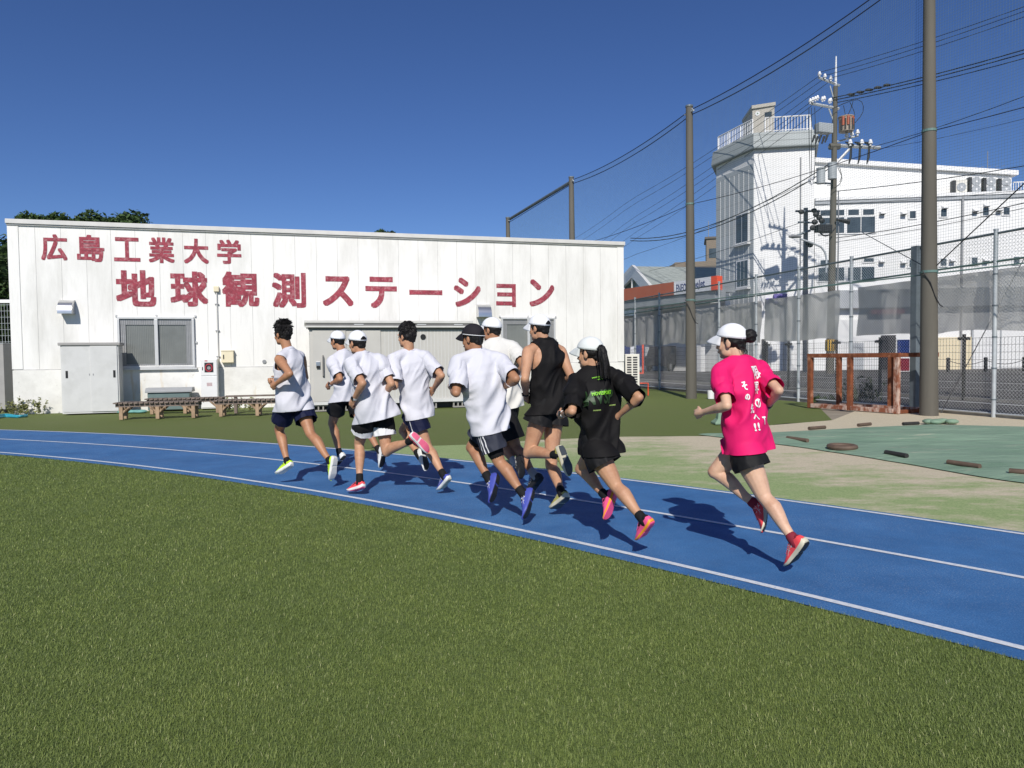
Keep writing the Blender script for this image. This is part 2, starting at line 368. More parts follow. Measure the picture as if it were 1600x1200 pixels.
gpoly('turf_strip', _s, -.016, M['turf2'])
outer = arc(R_OUT - .05, -.2, 1.22, 120)
light = [(p.x, p.y) for p in outer][::-1] + [tuple(FF.p(-14, .0)[:2])]
lt = [(p.x, p.y) for p in arc(R_OUT - .05, -.2, 1.02, 100)]
top = [tuple(gnd(a, b)[:2]) for a, b in ((585, 702), (640, 697), (760, 693), (840, 686.5), (975, 681.5), (1110, 680.5), (1190, 665), (1300, 656))] + [tuple(FF.p(3.5, .0)[:2]), tuple(FF.p(-14, 0)[:2]), (26, -6)]
gpoly('sandy_turf', lt + top, -.008, M['sandturf'])

# road beyond the fence: rises 0.35 m
NR = -FF.y
def roadp(t, o): 
    z = -.02 if o < 1.2 else (-.02 + .37 * min(1, (o - 1.2) / 7.5)); return FF.p(t, -o, z)
g = MB(); offs = [.35, 1.2, 8.7, 90]
for a, b in zip(offs[:-1], offs[1:]): g.quad(roadp(-30, a), roadp(-30, b), roadp(120, b), roadp(120, a))
struct('road', g, M['asphalt'], False)
g = MB()
for o_, w_ in ((2.6, .15), (6.0, .12), (8.0, .12)): g.quad(roadp(-30, o_) + Vector((0, 0, .012)), roadp(-30, o_ + w_) + Vector((0, 0, .012)), roadp(120, o_ + w_) + Vector((0, 0, .012)), roadp(120, o_) + Vector((0, 0, .012)))
struct('road_markings', g, M['roadline'], False)

# ================================================================== THE WHITE STATION BUILDING
BF = Frame((-13.2, 18.9, 0), math.atan2(.277, .961)); BF.y = -BF.y       # y now points out of the wall towards the field
BL, BH, PL = 17.6, 5.13, 1.16
bld = thing('station_building', BF.p(BL / 2, 0, 0), 'low white panel building with large red Japanese lettering behind the grass strip', 'building')
mb = MB(); mb.box(0, BL, -8, 0, PL, BH - .12, BF); mb.build('wall', M['wall'], bld, bevel=0)
mb = MB(); mb.box(-.02, BL + .02, -8, .025, -.05, PL - .012, BF); mb.build('plinth', M['plinth'], bld)
mb = MB(); mb.box(-.05, BL + .06, -8.1, .09, BH - .12, BH, BF); mb.box(-.04, BL + .04, -8.0, .05, BH - .16, BH - .121, BF); mb.build('roof_edge', M['trim'], bld, bevel=.01)
mb = MB()
for k in range(0, 30):
    x = .6 * k + (.02 if k == 0 else 0)
    if .1 < x < BL - .1: mb.box(x - .0045, x + .0045, -.02, .003, PL, BH - .165, BF)
mb.box(-.0, BL, -.02, .004, PL - .012, PL + .012, BF); mb.build('panel_joints', M['seam'], bld)
for xa_, xb_ in ((-.03, .22), (BL - .20, BL + .03)): mb = MB(); mb.box(xa_, xb_, -.03, .02, PL + .02, BH - .165, BF); mb.build('corner_trim', M['wall'], bld)
# lettering
def text_polys(body, offset=0.0, res=3):
    cu = bpy.data.curves.new('t', 'FONT'); cu.body = body; cu.size = 1; cu.offset = offset; cu.resolution_u = res; cu.fill_mode = 'FRONT'
    o = bpy.data.objects.new('t', cu); COL.objects.link(o)
    me = bpy.data.meshes.new_from_object(o.evaluated_get(bpy.context.evaluated_depsgraph_get()))
    V = np.empty(len(me.vertices) * 3, np.float32); me.vertices.foreach_get('co', V); V = V.reshape(-1, 3)[:, :2].copy()
    Fc = [list(p.vertices) for p in me.polygons]
    bpy.data.objects.remove(o); bpy.data.curves.remove(cu); bpy.data.meshes.remove(me)
    return V, Fc
def norm_box(V):
    lo, hi = V.min(0), V.max(0); return (V - lo) / np.maximum(hi - lo, 1e-6)
mb = MB()
CH1 = [('広', 64, 366, 105, 407), ('島', 120, 367, 163, 409), ('工', 178, 371, 219, 408.5), ('業', 232, 371, 272.5, 411), ('大', 287, 373, 326, 412), ('学', 339, 374.5, 377, 412.5)]
CH2 = [('地', 181, 422, 244, 479), ('球', 266, 424, 325, 479), ('観', 347, 424.5, 405, 480), ('測', 425, 426, 478, 481), ('ス', 504, 431.5, 552, 478.5), ('テ', 571, 432.5, 620, 481.5), ('ー', 639.5, 453, 691, 461), ('シ', 709, 434, 751, 479.5), ('ョ', 775, 443.5, 806, 479.5), ('ン', 827, 436.5, 866, 479)]
for row, off in ((CH1, .022), (CH2, .026)):
    for ch, x0, y0, x1, y1 in row:
        V, Fc = text_polys(ch); V = norm_box(V)
        a, b = BF.px(x0, (y0 + y1) / 2)[0], BF.px(x1, (y0 + y1) / 2)[0]
        zt, zb = BF.px((x0 + x1) / 2, y0)[1], BF.px((x0 + x1) / 2, y1)[1]
        e_ = .030 * abs(b - a) if len(row) == 6 else .034 * abs(b - a)
        if ch == 'ー': e_ = .0
        for n_ in range(9):
            ox, oz = ((0, 0), (e_, e_), (e_, -e_), (-e_, e_), (-e_, -e_), (e_, 0), (-e_, 0), (0, e_), (0, -e_))[8 - n_]
            mb.add([BF.p(a + e_ + (b - a - 2 * e_) * v[0] + ox, .007 + .0006 * n_, zb + e_ + (zt - zb - 2 * e_) * v[1] + oz) for v in V], Fc)
mb.build('lettering', M['lettering'], bld, fix=False)

def window(x0, z0, x1, z1, nsash, handle=True):
    fr = MB(); t = .06
    fr.box(x0, x1, -.05, .10, z0, z0 + t, BF); fr.box(x0, x1, -.05, .10, z1 - t, z1, BF)
    fr.box(x0, x0 + t, -.05, .10, z0 + t, z1 - t, BF); fr.box(x1 - t, x1, -.05, .10, z0 + t, z1 - t, BF)
    xm = (x0 + x1) / 2; fr.box(xm - .045, xm + .045, -.03, .105, z0 + t, z1 - t, BF)
    wd = fr.build('window', M['alu'], bld, bevel=.006)
    s = MB(); q = .10
    for a, b in ((x0 + t, xm - .045), (xm + .045, x1 - t)):
        s.box(a, b, -.03, .045, z1 - t - .16, z1 - t, BF); s.box(a, b, -.03, .045, z0 + t, z0 + t + .05, BF)
    s.box(x0 + t, x0 + t + .14, -.03, .04, z0 + t + .05, z1 - t - .16, BF); s.box(x1 - t - .16, x1 - t, -.03, .04, z0 + t + .05, z1 - t - .16, BF)
    s.build('sash', M['alu_grey'], wd)
    gl = MB(); gl.box(x0 + t, x1 - t, -.04, .012, z0 + t, z1 - t, BF); gl.build('glass', M['glass'], wd)
    si = MB(); si.box(x0 - .05, x1 + .05, -.02, .13, z0 - .05, z0 - .002, BF); si.build('sill', M['alu'], wd)
    bars = MB()
    for k in range(int((x1 - x0) / .045)):
        xx = x0 + .045 * (k + .5); bars.box(xx - .002, xx + .002, .052, .059, z0 + t, z1 - t, BF)
    bars.build('insect_screen', M['glass'], wd, fix=False)
    for (bx, bz) in ((x0 - .03, z1 + .03), (x1 + .03, z1 + .03), (xm, z1 + .04), (x0 - .04, (z0 + z1) / 2), (x1 + .04, (z0 + z1) / 2)):
        br = MB(); br.box(bx - .02, bx + .02, 0, .05, bz - .025, bz + .025, BF); br.build('bracket', M['alu'], wd)
x0, zt = BF.px(183.5, 495); x1, zb = BF.px(305.5, 574)
window(x0, zb, x1, zt, 2)
x0, zt = BF.px(782, 496); x1, zb = BF.px(867, 565)
window(x0 , zb, x1, zt, 2)

def vent_hood(px0, px1, py0, py1, open_side):
    xa, zt = BF.px(px0, py0); xb, zb = BF.px(px1, py1); d = .34
    prof = [(0, zt)] + [(d * math.sin(a), zb + .06 + (zt - zb - .06) * math.cos(a)) for a in [math.pi / 2 * i / 8 for i in range(1, 9)]] + [(d, zb), (0, zb)]
    m_ = MB(); A = [BF.p(xa, y, z) for y, z in prof]; m_.prism(A, BF.x * (xb - xa))
    o = m_.build('vent_hood', M['steel'], bld, smooth=25); return o
vent_hood(95, 118, 468.5, 491, 1); vent_hood(744, 764.5, 475.5, 496, 1)
# conduit with junction box, meter box, round vent
xa, z1 = BF.px(339.5, 456); xb, z2 = BF.px(341.5, 568)
mb = MB(); mb.tube([BF.p(xb, .04, z2), BF.p(xb, .04, z1)], .018, 8); cdt = mb.build('conduit', M['trim'], bld, smooth=True)
for zz in (z1 - .35, z1 - 1.1, z2 + .2):
    q = MB(); q.box(xb - .05, xb + .05, 0, .06, zz - .012, zz + .012, BF); q.build('clip', M['alu_grey'], cdt)
q = MB(); q.box(xb - .07, xb + .07, 0, .11, z1, z1 + .15, BF); q.build('junction_box', M['cream'], bld, bevel=.01)
xa, zt = BF.px(346.5, 548.5); xb, zb = BF.px(366, 566.5)
q = MB(); q.box(xa, xb, 0, .17, zb, zt, BF); jb = q.build('meter_box', M['cream'], bld, bevel=.012)
q = MB(); q.box(xa - .01, xb + .01, .0, .185, zt - .0, zt + .018, BF); q.build('lid', M['cream'], jb)
q = MB(); q.box(xa + .05, xa + .075, .168, .185, (zt + zb) / 2 - .06, (zt + zb) / 2 + .06, BF); q.build('handle', M['black'], jb)
xa, za = BF.px(413, 565); q = MB(); q.tube([BF.p(xa, 0, za), BF.p(xa, .03, za)], .055, 14); q.build('vent_cap', M['alu_grey'], bld)

# ---- sliding door cabinet
CF = Frame((-11.58, 18.32, 0), math.atan2(.33, .944)); CF.y = -CF.y
c = thing('storage_cabinet', CF.p(.6, 0, 0), 'white two door sliding cabinet standing left of the barred window', 'cabinet')
mb = MB(); mb.box(0, 1.32, -.55, 0, .02, 1.78, CF); mb.build('body', M['cab'], c)
mb = MB(); mb.box(-.05, 1.37, -.58, .05, 1.781, 1.86, CF); mb.build('lid', M['cab_dark'], c, bevel=.015)
for a, b, y in ((.03, .69, .012), (.67, 1.29, .03)):
    d = MB(); d.box(a, b, -.02, y, .06, 1.77, CF); do = d.build('door', M['cab'], c, bevel=.004)
    hx = .10 if a < .5 else 1.19
    h = MB(); h.box(hx, hx + .055, y - .01, y + .004, .94, 1.13, CF); h.build('handle', M['black'], do)
    h = MB(); kx = .63 if a < .5 else .72; h.box(kx, kx + .022, y - .01, y + .004, 1.0, 1.05, CF); h.build('lock', M['alu_grey'], do)
# ---- tall grey locker at the building's left end
o_ = at(13, 637, 19.9); LF = Frame((o_.x, o_.y, 0), 0)
mb = MB(); mb.box(-.16, .20, -.4, .0, .08, 1.88, LF); l = thing('grey_locker', LF.p(0, 0, 0), 'tall narrow grey locker at the left end of the white building', 'locker'); mb.build('body', M['cab_dark'], l, bevel=.01)
q = MB(); q.box(-.15, .19, -.39, -.01, 0, .08, LF); q.build('base', M['black'], l)
q = MB(); q.box(-.19, .22, -.42, .02, 1.881, 1.90, LF); q.build('top_plate', M['alu'], l)
# ---- hose / extinguisher cabinet
fx, _ = BF.px(331, 640); HF = Frame(BF.p(fx, .0, 0), math.atan2(.277, .961)); HF.y = -HF.y
h = thing('fire_hose_cabinet', HF.p(0, .3, 0), 'white standing cabinet with a round red hose reel window behind the benches', 'cabinet')
mb = MB(); mb.box(-.22, .22, .06, .42, .02, 1.40, HF); mb.build('body', M['fire_white'], h, bevel=.008)
for za, zb_ in ((.05, .92), (.94, 1.38)):
    d = MB(); d.box(-.205, .205, .42, .436, za, zb_, HF); do = d.build('door', M['fire_white'], h, bevel=.004)
    q = MB(); q.box(-.17, -.15, .436, .445, za + .15, za + .24, HF); q.build('latch', M['black'], do)
    if za > .5:
        q = MB(); q.box(-.11, .12, .436, .442, 1.03, 1.30, HF); q.build('window', M['shopdark'], do)
        q = MB(); pts = [HF.p(.005 + .085 * math.cos(a), .446, 1.155 + .10 * math.sin(a)) for a in [2 * math.pi * i / 20 for i in range(21)]]; q.tube(pts, .016, 6, False); q.build('hose_reel', M['red'], do)
        q = MB(); q.tube([HF.p(.005, .443, 1.15), HF.p(.005, .452, 1.15)], .045, 14); q.build('reel_hub', M['alu_grey'], do)
        q = MB(); q.box(-.10, -.03, .437, .439, 1.335, 1.36, HF); q.build('sign_plate', M['red'], do)
    else:
        q = MB()
        for r_ in range(3): q.box(-.06, .08, .437, .4385, .72 - .035 * r_, .735 - .035 * r_, HF)
        q.build('notice', M['lettering'], do)
# ---- plank leaning at the hose cabinet
px_, pz_ = BF.px(318, 600); mb = MB(); mb.box(px_ - .03, px_ + .03, .18, .26, 0, .78, BF)
o = mb.build('wooden_stake', M['wood_leg'], bevel=.006); tag(o, 'short wooden stake upright beside the white hose cabinet', 'stake')

# ---- benches
def bench(pl, pr, pyl, pyr, H, Dp, nleg, label, slatw=.085, grp='slatted benches by the wall', back=0):
    a = gnd(pl, pyl); b = gnd(pr, pyr); a.z = b.z = 0
    L = (b - a).length; F_ = Frame(a, math.atan2((b - a).y, (b - a).x))
    t = thing('slatted_bench', F_.p(L / 2, Dp / 2, 0), label, 'bench', grp)
    n = max(4, int((L + .3) / (slatw + .022)))
    for k in range(n):
        x = -.15 + (L + .3) * k / n; s_ = MB(); s_.box(x, x + slatw, -.04, Dp + .04, H - .03, H + rnd.uniform(-.003, .003), F_); s_.build('slat', M['wood'], t, fix=True)
    for y in (.03, Dp - .09):
        q = MB(); q.box(-.12, L + .12, y, y + .05, H - .11, H - .031, F_); q.build('rail', M['wood'], t)
    for k in range(nleg):
        x = L * k / (nleg - 1)
        for y in (-.0, Dp - .10):
            q = MB(); q.box(x - .04, x + .04, y, y + .08, 0, H - .112, F_); q.build('leg', M['wood_leg'], t, bevel=.005)
            for sg in ((1,) if k == 0 else (-1,) if k == nleg - 1 else (-1, 1)):
                q = MB(); P0 = F_.p(x + sg * .04, y + .02, H - .26); P1 = F_.p(x + sg * .2, y + .02, H - .112)
                q.prism([P0, P0 + Vector((0, 0, .07)), P1, P1 - F_.x * (sg * .06)], F_.y * .04); q.build('brace', M['wood_leg'], t)
    return t
bench(189, 302, 656, 653, .40, .42, 3, 'nearest weathered wooden slatted bench left of the hose cabinet')
bench(237, 340, 647.5, 645, .40, .42, 3, 'slatted bench set behind the nearest bench in front of the grey lidded box')
bench(345, 458, 651, 648.5, .40, .42, 3, 'wooden slatted bench behind the sleeveless runner', )
a = gnd(366, 646); F_ = Frame((a.x, a.y, 0), math.atan2(.277, .961))
t = thing('plank_bench', F_.p(.6, .1, 0), 'plain grey plank bench behind the right slatted bench', 'bench')
mb = MB(); mb.box(-.2, 1.6, -.02, .24, .42, .455, F_); mb.build('seat', M['wood'], t)
for x in (0, 1.3):
    q = MB(); q.box(x, x + .07, .0, .2, 0, .419, F_); q.build('leg', M['wood'], t)
# ---- lidded box
a = gnd(231, 643); F_ = Frame((a.x, a.y, 0), math.atan2(.277, .961))
t = thing('lidded_box', F_.p(.5, .2, 0), 'grey green storage box with a pale lid under the barred window', 'storage box')
mb = MB(); mb.box(0, 1.05, 0, .45, .03, .50, F_); mb.build('body', M['grnbox'], t, bevel=.02)
mb = MB(); mb.loft([[F_.p(x, y, z) for (y, z) in ((-.05, .501), (-.05, .56), (.06, .63), (.40, .63), (.5, .56), (.5, .501))] for x in (-.05, 1.12)]); mb.build('lid', M['lidgrey'], t, bevel=.01)
mb = MB()
for x in (.03, .95): mb.box(x, x + .07, .05, .4, 0, .03, F_)
mb.build('skid', M['black'], t)
# teal cloth heap by the cabinet and the hose at the left
mb = MB(); c0 = gnd(203, 645)
for k in range(9):
    mb.ell((c0.x + rnd.uniform(-.35, .35), c0.y + rnd.uniform(-.1, .15), .03), (.16, .1, .045), n=8, m=5)
o = mb.build('teal_groundsheet', pm('teal_cloth', (.16, .36, .33), .7, .2, 6), smooth=60); tag(o, 'crumpled pale teal sheet on the ground behind the nearest bench', 'sheet')
mb = MB(); pts = []
for i in range(40):
    u = i / 39; p = gnd(-30 + 72 * u, 655.5 - 5 * u + 1.0 * math.sin(u * 9)); pts.append((p.x, p.y, .02))
for i in range(30):
    u = i / 29; p = gnd(42 - 50 * u, 650.5 + 1.5 * math.sin(u * 7) + 1.5 * u); pts.append((p.x, p.y, .035))
mb.tube(pts, .028, 6); o = mb.build('garden_hose', M['tarpblue'], smooth=True); tag(o, 'light blue hose lying on the turf at the left edge', 'hose')

# ---- big storage shed
SF = Frame((-5.22, 18.45, 0), math.atan2(.277, .961)); SF.y = -SF.y
sh = thing('storage_shed', SF.p(2.1, -1, 0), 'long low beige steel shed on concrete blocks against the white building', 'shed')
SL, SH = 4.25, 2.36
mb = MB(); mb.box(0, SL, -2.0, 0, .17, SH - .18, SF); mb.build('body', M['shed'], sh)
mb = MB()
for k in range(1, 26):
    x = 1.83 + .095 * k
    if x < SL - .05: mb.box(x, x + .012, -.01, .006, .26, SH - .24, SF)
mb.build('rib_panel', M['cab'], sh)
mb = MB(); mb.box(-.12, SL + .06, -2.1, .14, SH - .07, SH, SF); mb.build('roof', M['trim'], sh, bevel=.01)
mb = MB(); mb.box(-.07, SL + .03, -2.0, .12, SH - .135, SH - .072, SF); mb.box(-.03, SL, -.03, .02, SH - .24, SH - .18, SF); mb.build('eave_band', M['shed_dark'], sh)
mb = MB(); mb.box(-.10, SL + .05, .0, .135, SH - .18, SH - .137, SF); mb.build('gutter', M['trim'], sh)
mb = MB(); mb.box(-.01, SL + .01, .0, .05, .17, .25, SF); mb.build('sill_rail', M['cab'], sh)
for a, b, y in ((.07, .92, .035), (.92, 1.32, .02), (1.32, 1.82, .035)):
    d = MB(); d.box(a + .004, b - .004, -.01, y, .255, SH - .245, SF); do = d.build('door', M['shed'], sh, bevel=.005)
    if a < .2:
        q = MB(); q.tube([SF.p(.33, y, .90), SF.p(.33, y + .06, .93), SF.p(.33, y + .06, 1.42), SF.p(.33, y, 1.45)], .02, 8); q.build('handle', M['shed_dark'], do, smooth=True)
        q = MB(); q.box(.15, .26, y, y + .03, 1.16, 1.30, SF); q.build('lock', M['steel'], do, bevel=.01)
        q = MB(); q.box(.16, .25, y + .03, y + .045, 1.12, 1.19, SF); q.build('keyhole', M['black'], do)
for x in (2.9, 1.25, 3.9):
    q = MB(); q.box(x - .12, x + .12, .121, .13, SH - .115, SH - .09, SF); q.build('maker_plate', M['alu'], sh)
q = MB(); q.tube([SF.p(2.95, .008, SH - .43), SF.p(2.95, .02, SH - .43)], .075, 16); q.build('vent_cap', M['black'], sh)
bl0 = None
for i, x in enumerate((.05, .62, 1.6, 2.9, 3.75)):
    c = SF.p(x, -.02, 0)
    if bl0 is None:
        bl0 = thing('concrete_block', c, '', 'block', 'concrete blocks under the shed')
        q = MB(); F_ = Frame(c, math.atan2(.277, .961))
        q.box(0, .40, -.02, .12, 0, .035, F_); q.box(0, .40, -.02, .12, .13, .168, F_)
        for k in range(4): q.box(.002 + .12 * k, .037 + .12 * k, -.018, .118, .035, .13, F_)
        q.build('body', M['concrete'], bl0); o = bl0
    else: o = copy_thing(bl0, c)
    o['label'] = ['hollow concrete block under the left corner of the shed', 'hollow concrete block second from the left corner of the shed', 'hollow concrete block under the middle doors of the shed', 'hollow concrete block under the ribbed part of the shed', 'hollow concrete block under the right end of the shed'][i]
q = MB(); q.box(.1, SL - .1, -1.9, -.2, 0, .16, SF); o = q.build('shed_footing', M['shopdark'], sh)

# ---- air conditioner at the right corner
a = BF.p(BL + .55, -.35, 0); AF = Frame((a.x, a.y, 0), math.atan2(.277, .961) - .35); AF.y = -AF.y
ac = thing('air_conditioner', AF.p(0, 0, 0), 'cream outdoor air conditioner unit at the right corner of the white building', 'air conditioner')
mb = MB(); mb.box(-.28, .20, -.8, 0, .12, 1.42, AF); mb.build('body', M['ac'], ac, bevel=.012)
mb = MB()
for k in range(14):
    for xx in (-.22, -.02): mb.box(xx, xx + .15, -.01, .006, .2 + .083 * k, .25 + .083 * k, AF)
mb.build('grille', M['shopdark'], ac)
mb = MB(); mb.box(-.26, .18, -.7, -.1, 0, .118, AF); mb.build('base', M['concrete'], ac)
mb = MB(); P_ = [AF.p(.22, -.1, .42), AF.p(.50, -.1, .42), AF.p(.50, -.1, .0)]; mb.tube(P_, .02, 8); o = mb.build('guard_bar', M['redbright'], ac, smooth=30)
# ================================================================== FENCE, POLES, NET
fe = thing('chain_link_fence', FF.p(4, 0, 0), 'tall grey chain link fence along the right side of the track', 'fence')
T0, T1 = -9.0, 24.0
def fence_t(px):
    d = ray(px, 560); t_ = ((FF.o - EYE).dot(FF.y)) / d.dot(FF.y); return (EYE + d * t_ - FF.o).dot(FF.x)
mb = MB(); k = .078; hgt = 3.78
def wires3(segs, r):                                 # many straight three-sided wires in one go
    A = np.array([s[0] for s in segs], float); B = np.array([s[1] for s in segs], float); d = B - A; d /= np.linalg.norm(d, axis=1)[:, None]
    ref = np.where(np.abs(d[:, 2:3]) < .9, np.array([[0, 0, 1.]]), np.array([[1., 0, 0]])); a = np.cross(d, ref); a /= np.linalg.norm(a, axis=1)[:, None]; b = np.cross(d, a)
    vs = []
    for P in (A, B):
        for q in range(3): an = 2 * math.pi * q / 3; vs.append(P + (a * math.cos(an) + b * math.sin(an)) * r)
    V = np.stack(vs, 1).reshape(-1, 3); n = len(segs); base = (np.arange(n) * 6)[:, None]
    F_ = np.concatenate([base + np.array([[i, (i + 1) % 3, 3 + (i + 1) % 3, 3 + i]]) for i in range(3)], 1).reshape(-1, 4)
    return V, F_
def raw_mesh(name, V, F_, m, off=None):
    me = bpy.data.meshes.new(name); V = np.asarray(V, np.float32)
    if off is not None: V = V - np.array(off, np.float32)
    nv, nf, k_ = len(V), len(F_), F_.shape[1]
    me.vertices.add(nv); me.vertices.foreach_set('co', V.ravel()); me.loops.add(nf * k_); me.loops.foreach_set('vertex_index', np.asarray(F_, np.int32).ravel())
    me.polygons.add(nf); me.polygons.foreach_set('loop_start', np.arange(nf, dtype=np.int32) * k_); me.polygons.foreach_set('loop_total', np.full(nf, k_, np.int32))
    me.materials.append(m); me.update(calc_edges=True); return me
segs = []
x = T0 - hgt
while x < T1:
    for sg in (1, -1):
        xa, xb = (x, x + hgt) if sg > 0 else (x + hgt, x); za, zb = .04, hgt
        # clip to T0..T1
        if sg > 0: a0, b0 = max(xa, T0), min(xb, T1); z0_, z1_ = za + (a0 - xa), za + (b0 - xa)
        else: a0, b0 = min(xa, T1), max(xb, T0); z0_, z1_ = za + (xa - a0), za + (xa - b0)
        if z1_ > z0_ + .02: segs.append((FF.p(a0, .004 * sg, z0_), FF.p(b0, .004 * sg, min(z1_, hgt))))
    x += k
V, Fc = wires3(segs, .0026); link('chain_link', raw_mesh('chain_link', V, Fc, M['wire'], WORLD[fe.name]), fe)
posts = [fence_t(p) for p in (1557, 1332.5, 1250.5, 1184, 1126, 1078, 1032.5, 994.5)]
posts = [posts[0] - 2 * 2.9, posts[0] - 2.9] + posts + [posts[-1] + 2.3, posts[-1] + 4.6]
for t_ in posts:
    q = MB(); q.tube([FF.p(t_, .06, -.03), FF.p(t_, .06, 3.86)], .043, 12); po = q.build('post', M['galv'], fe, smooth=True)
    q = MB(); q.cyl(FF.p(t_, .06, 3.861), .05, .03, 12); q.build('cap', M['galv'], po)
    for zz in (.35, 1.0, 1.65, 2.3, 2.95):
        q = MB(); q.tube([FF.p(t_, .06, zz), FF.p(t_, .06, zz + .03)], .052, 10); q.build('band', M['dkgalv'], po)
t_ = fence_t(1432); q = MB(); q.box(t_ - .13, t_ + .05, .02, .15, -.03, 3.84, FF); q.build('gate_post', M['dkgalv'], fe, bevel=.008)
q = MB(); q.tube([FF.p(T0, .05, 3.80), FF.p(T1, .05, 3.80)], .026, 8); q.build('top_rail', M['dkgalv'], fe, smooth=True)
q = MB(); q.tube([FF.p(T0, .06, 3.22), FF.p(T1, .06, 3.22)], .022, 8); q.build('middle_rail', M['greenrail'], fe, smooth=True)
q = MB(); q.tube([FF.p(T0, .05, .07), FF.p(T1, .05, .07)], .022, 8); q.build('bottom_rail', M['galv'], fe, smooth=True)
q = MB(); q.box(T0, T1, -.07, .03, -.03, .045, FF); q.build('footing', M['concrete'], fe)

def sheet(pxa, pxb, zt, zb, label, folds=1.0, cut=None):
    a, b = fence_t(pxb), fence_t(pxa); a, b = min(a, b), max(a, b); nx, nz = max(6, int((b - a) / .07)), 18; mb = MB(); P = []
    for i in range(nx + 1):
        x_ = a + (b - a) * i / nx
        for j in range(nz + 1):
            v = j / nz; sag = .05 * folds * abs(math.sin((x_ - a) * 1.35)) * (1 - v) ** 2 - .035 * abs(math.sin((x_ - a) * 1.5)) * v
            z_ = zb + (zt - zb) * v + (sag if v < .5 else -.0)
            if j == 0: z_ += .06 * noise.noise(Vector((x_ * .9, 3.1, 0)))
            y_ = -.07 - .06 * folds * (noise.noise(Vector((x_ * 2.2, z_ * .7, 1))) + .5 * noise.noise(Vector((x_ * 6, z_ * 1.6 + x_ * 2, 4)))) - .03 * math.sin(x_ * 9 + z_ * 4) * folds * (1 - v)
            P.append(FF.p(x_, min(y_, -.022), z_))
    mb.add(P, [[i * (nz + 1) + j, (i + 1) * (nz + 1) + j, (i + 1) * (nz + 1) + j + 1, i * (nz + 1) + j + 1] for i in range(nx) for j in range(nz)])
    o = mb.build('privacy_sheet', M['sheet'], smooth=60, fix=False); return tag(o, label, 'mesh sheet', 'grey mesh sheets hung on the fence')
sheet(1800, 1336, 3.07, 1.78, 'widest grey mesh sheet on the fence beside and right of the near net pole')
sheet(1308, 1190, 3.07, 1.72, 'grey mesh sheet on the fence above the left half of the rusty frame', 1.2)
sheet(1186, 1085, 3.05, 1.72, 'grey mesh sheet on the fence behind the woman in pink')
sheet(1078, 1024, 3.05, 1.75, 'narrow wrinkled grey mesh sheet just left of the second net pole', 1.7)
sheet(1019, 940, 3.03, 1.75, 'wrinkled grey mesh sheet next to the right end of the white building', 1.9)

# tall net poles
PP = [Vector((12.42, 8.33, 0)), Vector((9.05, 15.45, 0)), Vector((5.68, 22.57, 0)), Vector((2.69, 30.9, 0)), Vector((-.08, 38.6, 0))]
PH = [10.2, 9.95, 9.12, 9.04, 8.85]
plab = [None, 'nearest tall concrete net pole standing beside the rusty frame', 'second tall concrete net pole between the station building and the tower', 'third net pole rising behind the right part of the white roof', 'farthest net pole at the end of the net behind the white roof']
for i in range(0, 5):
    lean = Vector((-.10, 0, 0)) if i == 1 else Vector((-.05, 0, 0))
    t = thing('net_pole', PP[i], plab[i] or 'tall concrete net pole out beyond the right edge', 'pole', 'concrete poles of the tall net')
    q = MB(); n = 10; r0 = .185 if i == 1 else .17
    q.tube([PP[i] + Vector((0, 0, -.03)) + (lean + Vector((0, 0, PH[i] + .03))) * (k_ / n) for k_ in range(n + 1)], [r0 - (r0 - .105) * k_ / n for k_ in range(n + 1)], 20); q.build('shaft', M['polec'], t, smooth=True)
    q = MB(); q.cyl(PP[i] + lean + Vector((0, 0, PH[i] - .02)), .12, .05, 16); q.build('cap', M['dkgalv'], t)
    q = MB()
    for zz in (3.1, 6.1): 
        rr = r0 - (r0 - .105) * zz / PH[i] + .012; q.cyl(PP[i] + lean * (zz / PH[i]) + Vector((0, 0, zz - .03)), rr, .05, 18)
    q.build('band', M['greenrail'], t)
    q = MB(); c = PP[i] + lean + Vector((0, 0, PH[i] - .18)); d_ = (PP[min(i + 1, 4)] - PP[max(i - 1, 0)]).normalized()
    q.tube([c - d_ * .22, c + d_ * .22], .03, 8); q.tube([c - d_ * .16 + Vector((0, 0, .06)), c + d_ * .16 + Vector((0, 0, .06))], .02, 8); q.build('shackle', M['galv'], t)
    q = MB(); pts = [PP[i] + lean * .35 + Vector((-.18, -.08, 3.1))] + [PP[i] + Vector((-.17 + .34 * u, -.17, 3.08 - .75 * math.sin(u * 1.5))) for u in (.2, .5, .8, 1.0)]
    q.tube(pts, .012, 5); q.build('rope', M['cable'], t)
# net: cords between the poles
nt_ = thing('ball_net', PP[2], 'huge dark green ball net strung between the tall concrete poles', 'net')
segs = []; ptop = [Vector((p.x, p.y, h_ - .1)) for p, h_ in zip(PP, PH)]; pbot = [Vector((p.x, p.y, 3.05)) for p in PP]
pitch = .055
for i in range(4):
    L = (PP[i + 1] - PP[i]).length; n = int(L / pitch)
    sagt = lambda u: -.22 * 4 * u * (1 - u) if i < 3 else 0
    for k_ in range(n):
        u = k_ / n; a_ = pbot[i].lerp(pbot[i + 1], u); b_ = ptop[i].lerp(ptop[i + 1], u); b_.z += sagt(u); segs.append((a_, b_))
    m_ = int((9.1 - 3.05) / pitch)
    for k_ in range(m_):
        v = k_ / m_; prev = None
        for j in range(7):
            u = j / 6; a_ = pbot[i].lerp(pbot[i + 1], u); b_ = ptop[i].lerp(ptop[i + 1], u); b_.z += sagt(u); p_ = a_.lerp(b_, v)
            if prev is not None: segs.append((prev, p_))
            prev = p_
V, Fc = wires3(segs, .0020); link('netting', raw_mesh('netting', V, Fc, M['net'], WORLD[nt_.name]), nt_)
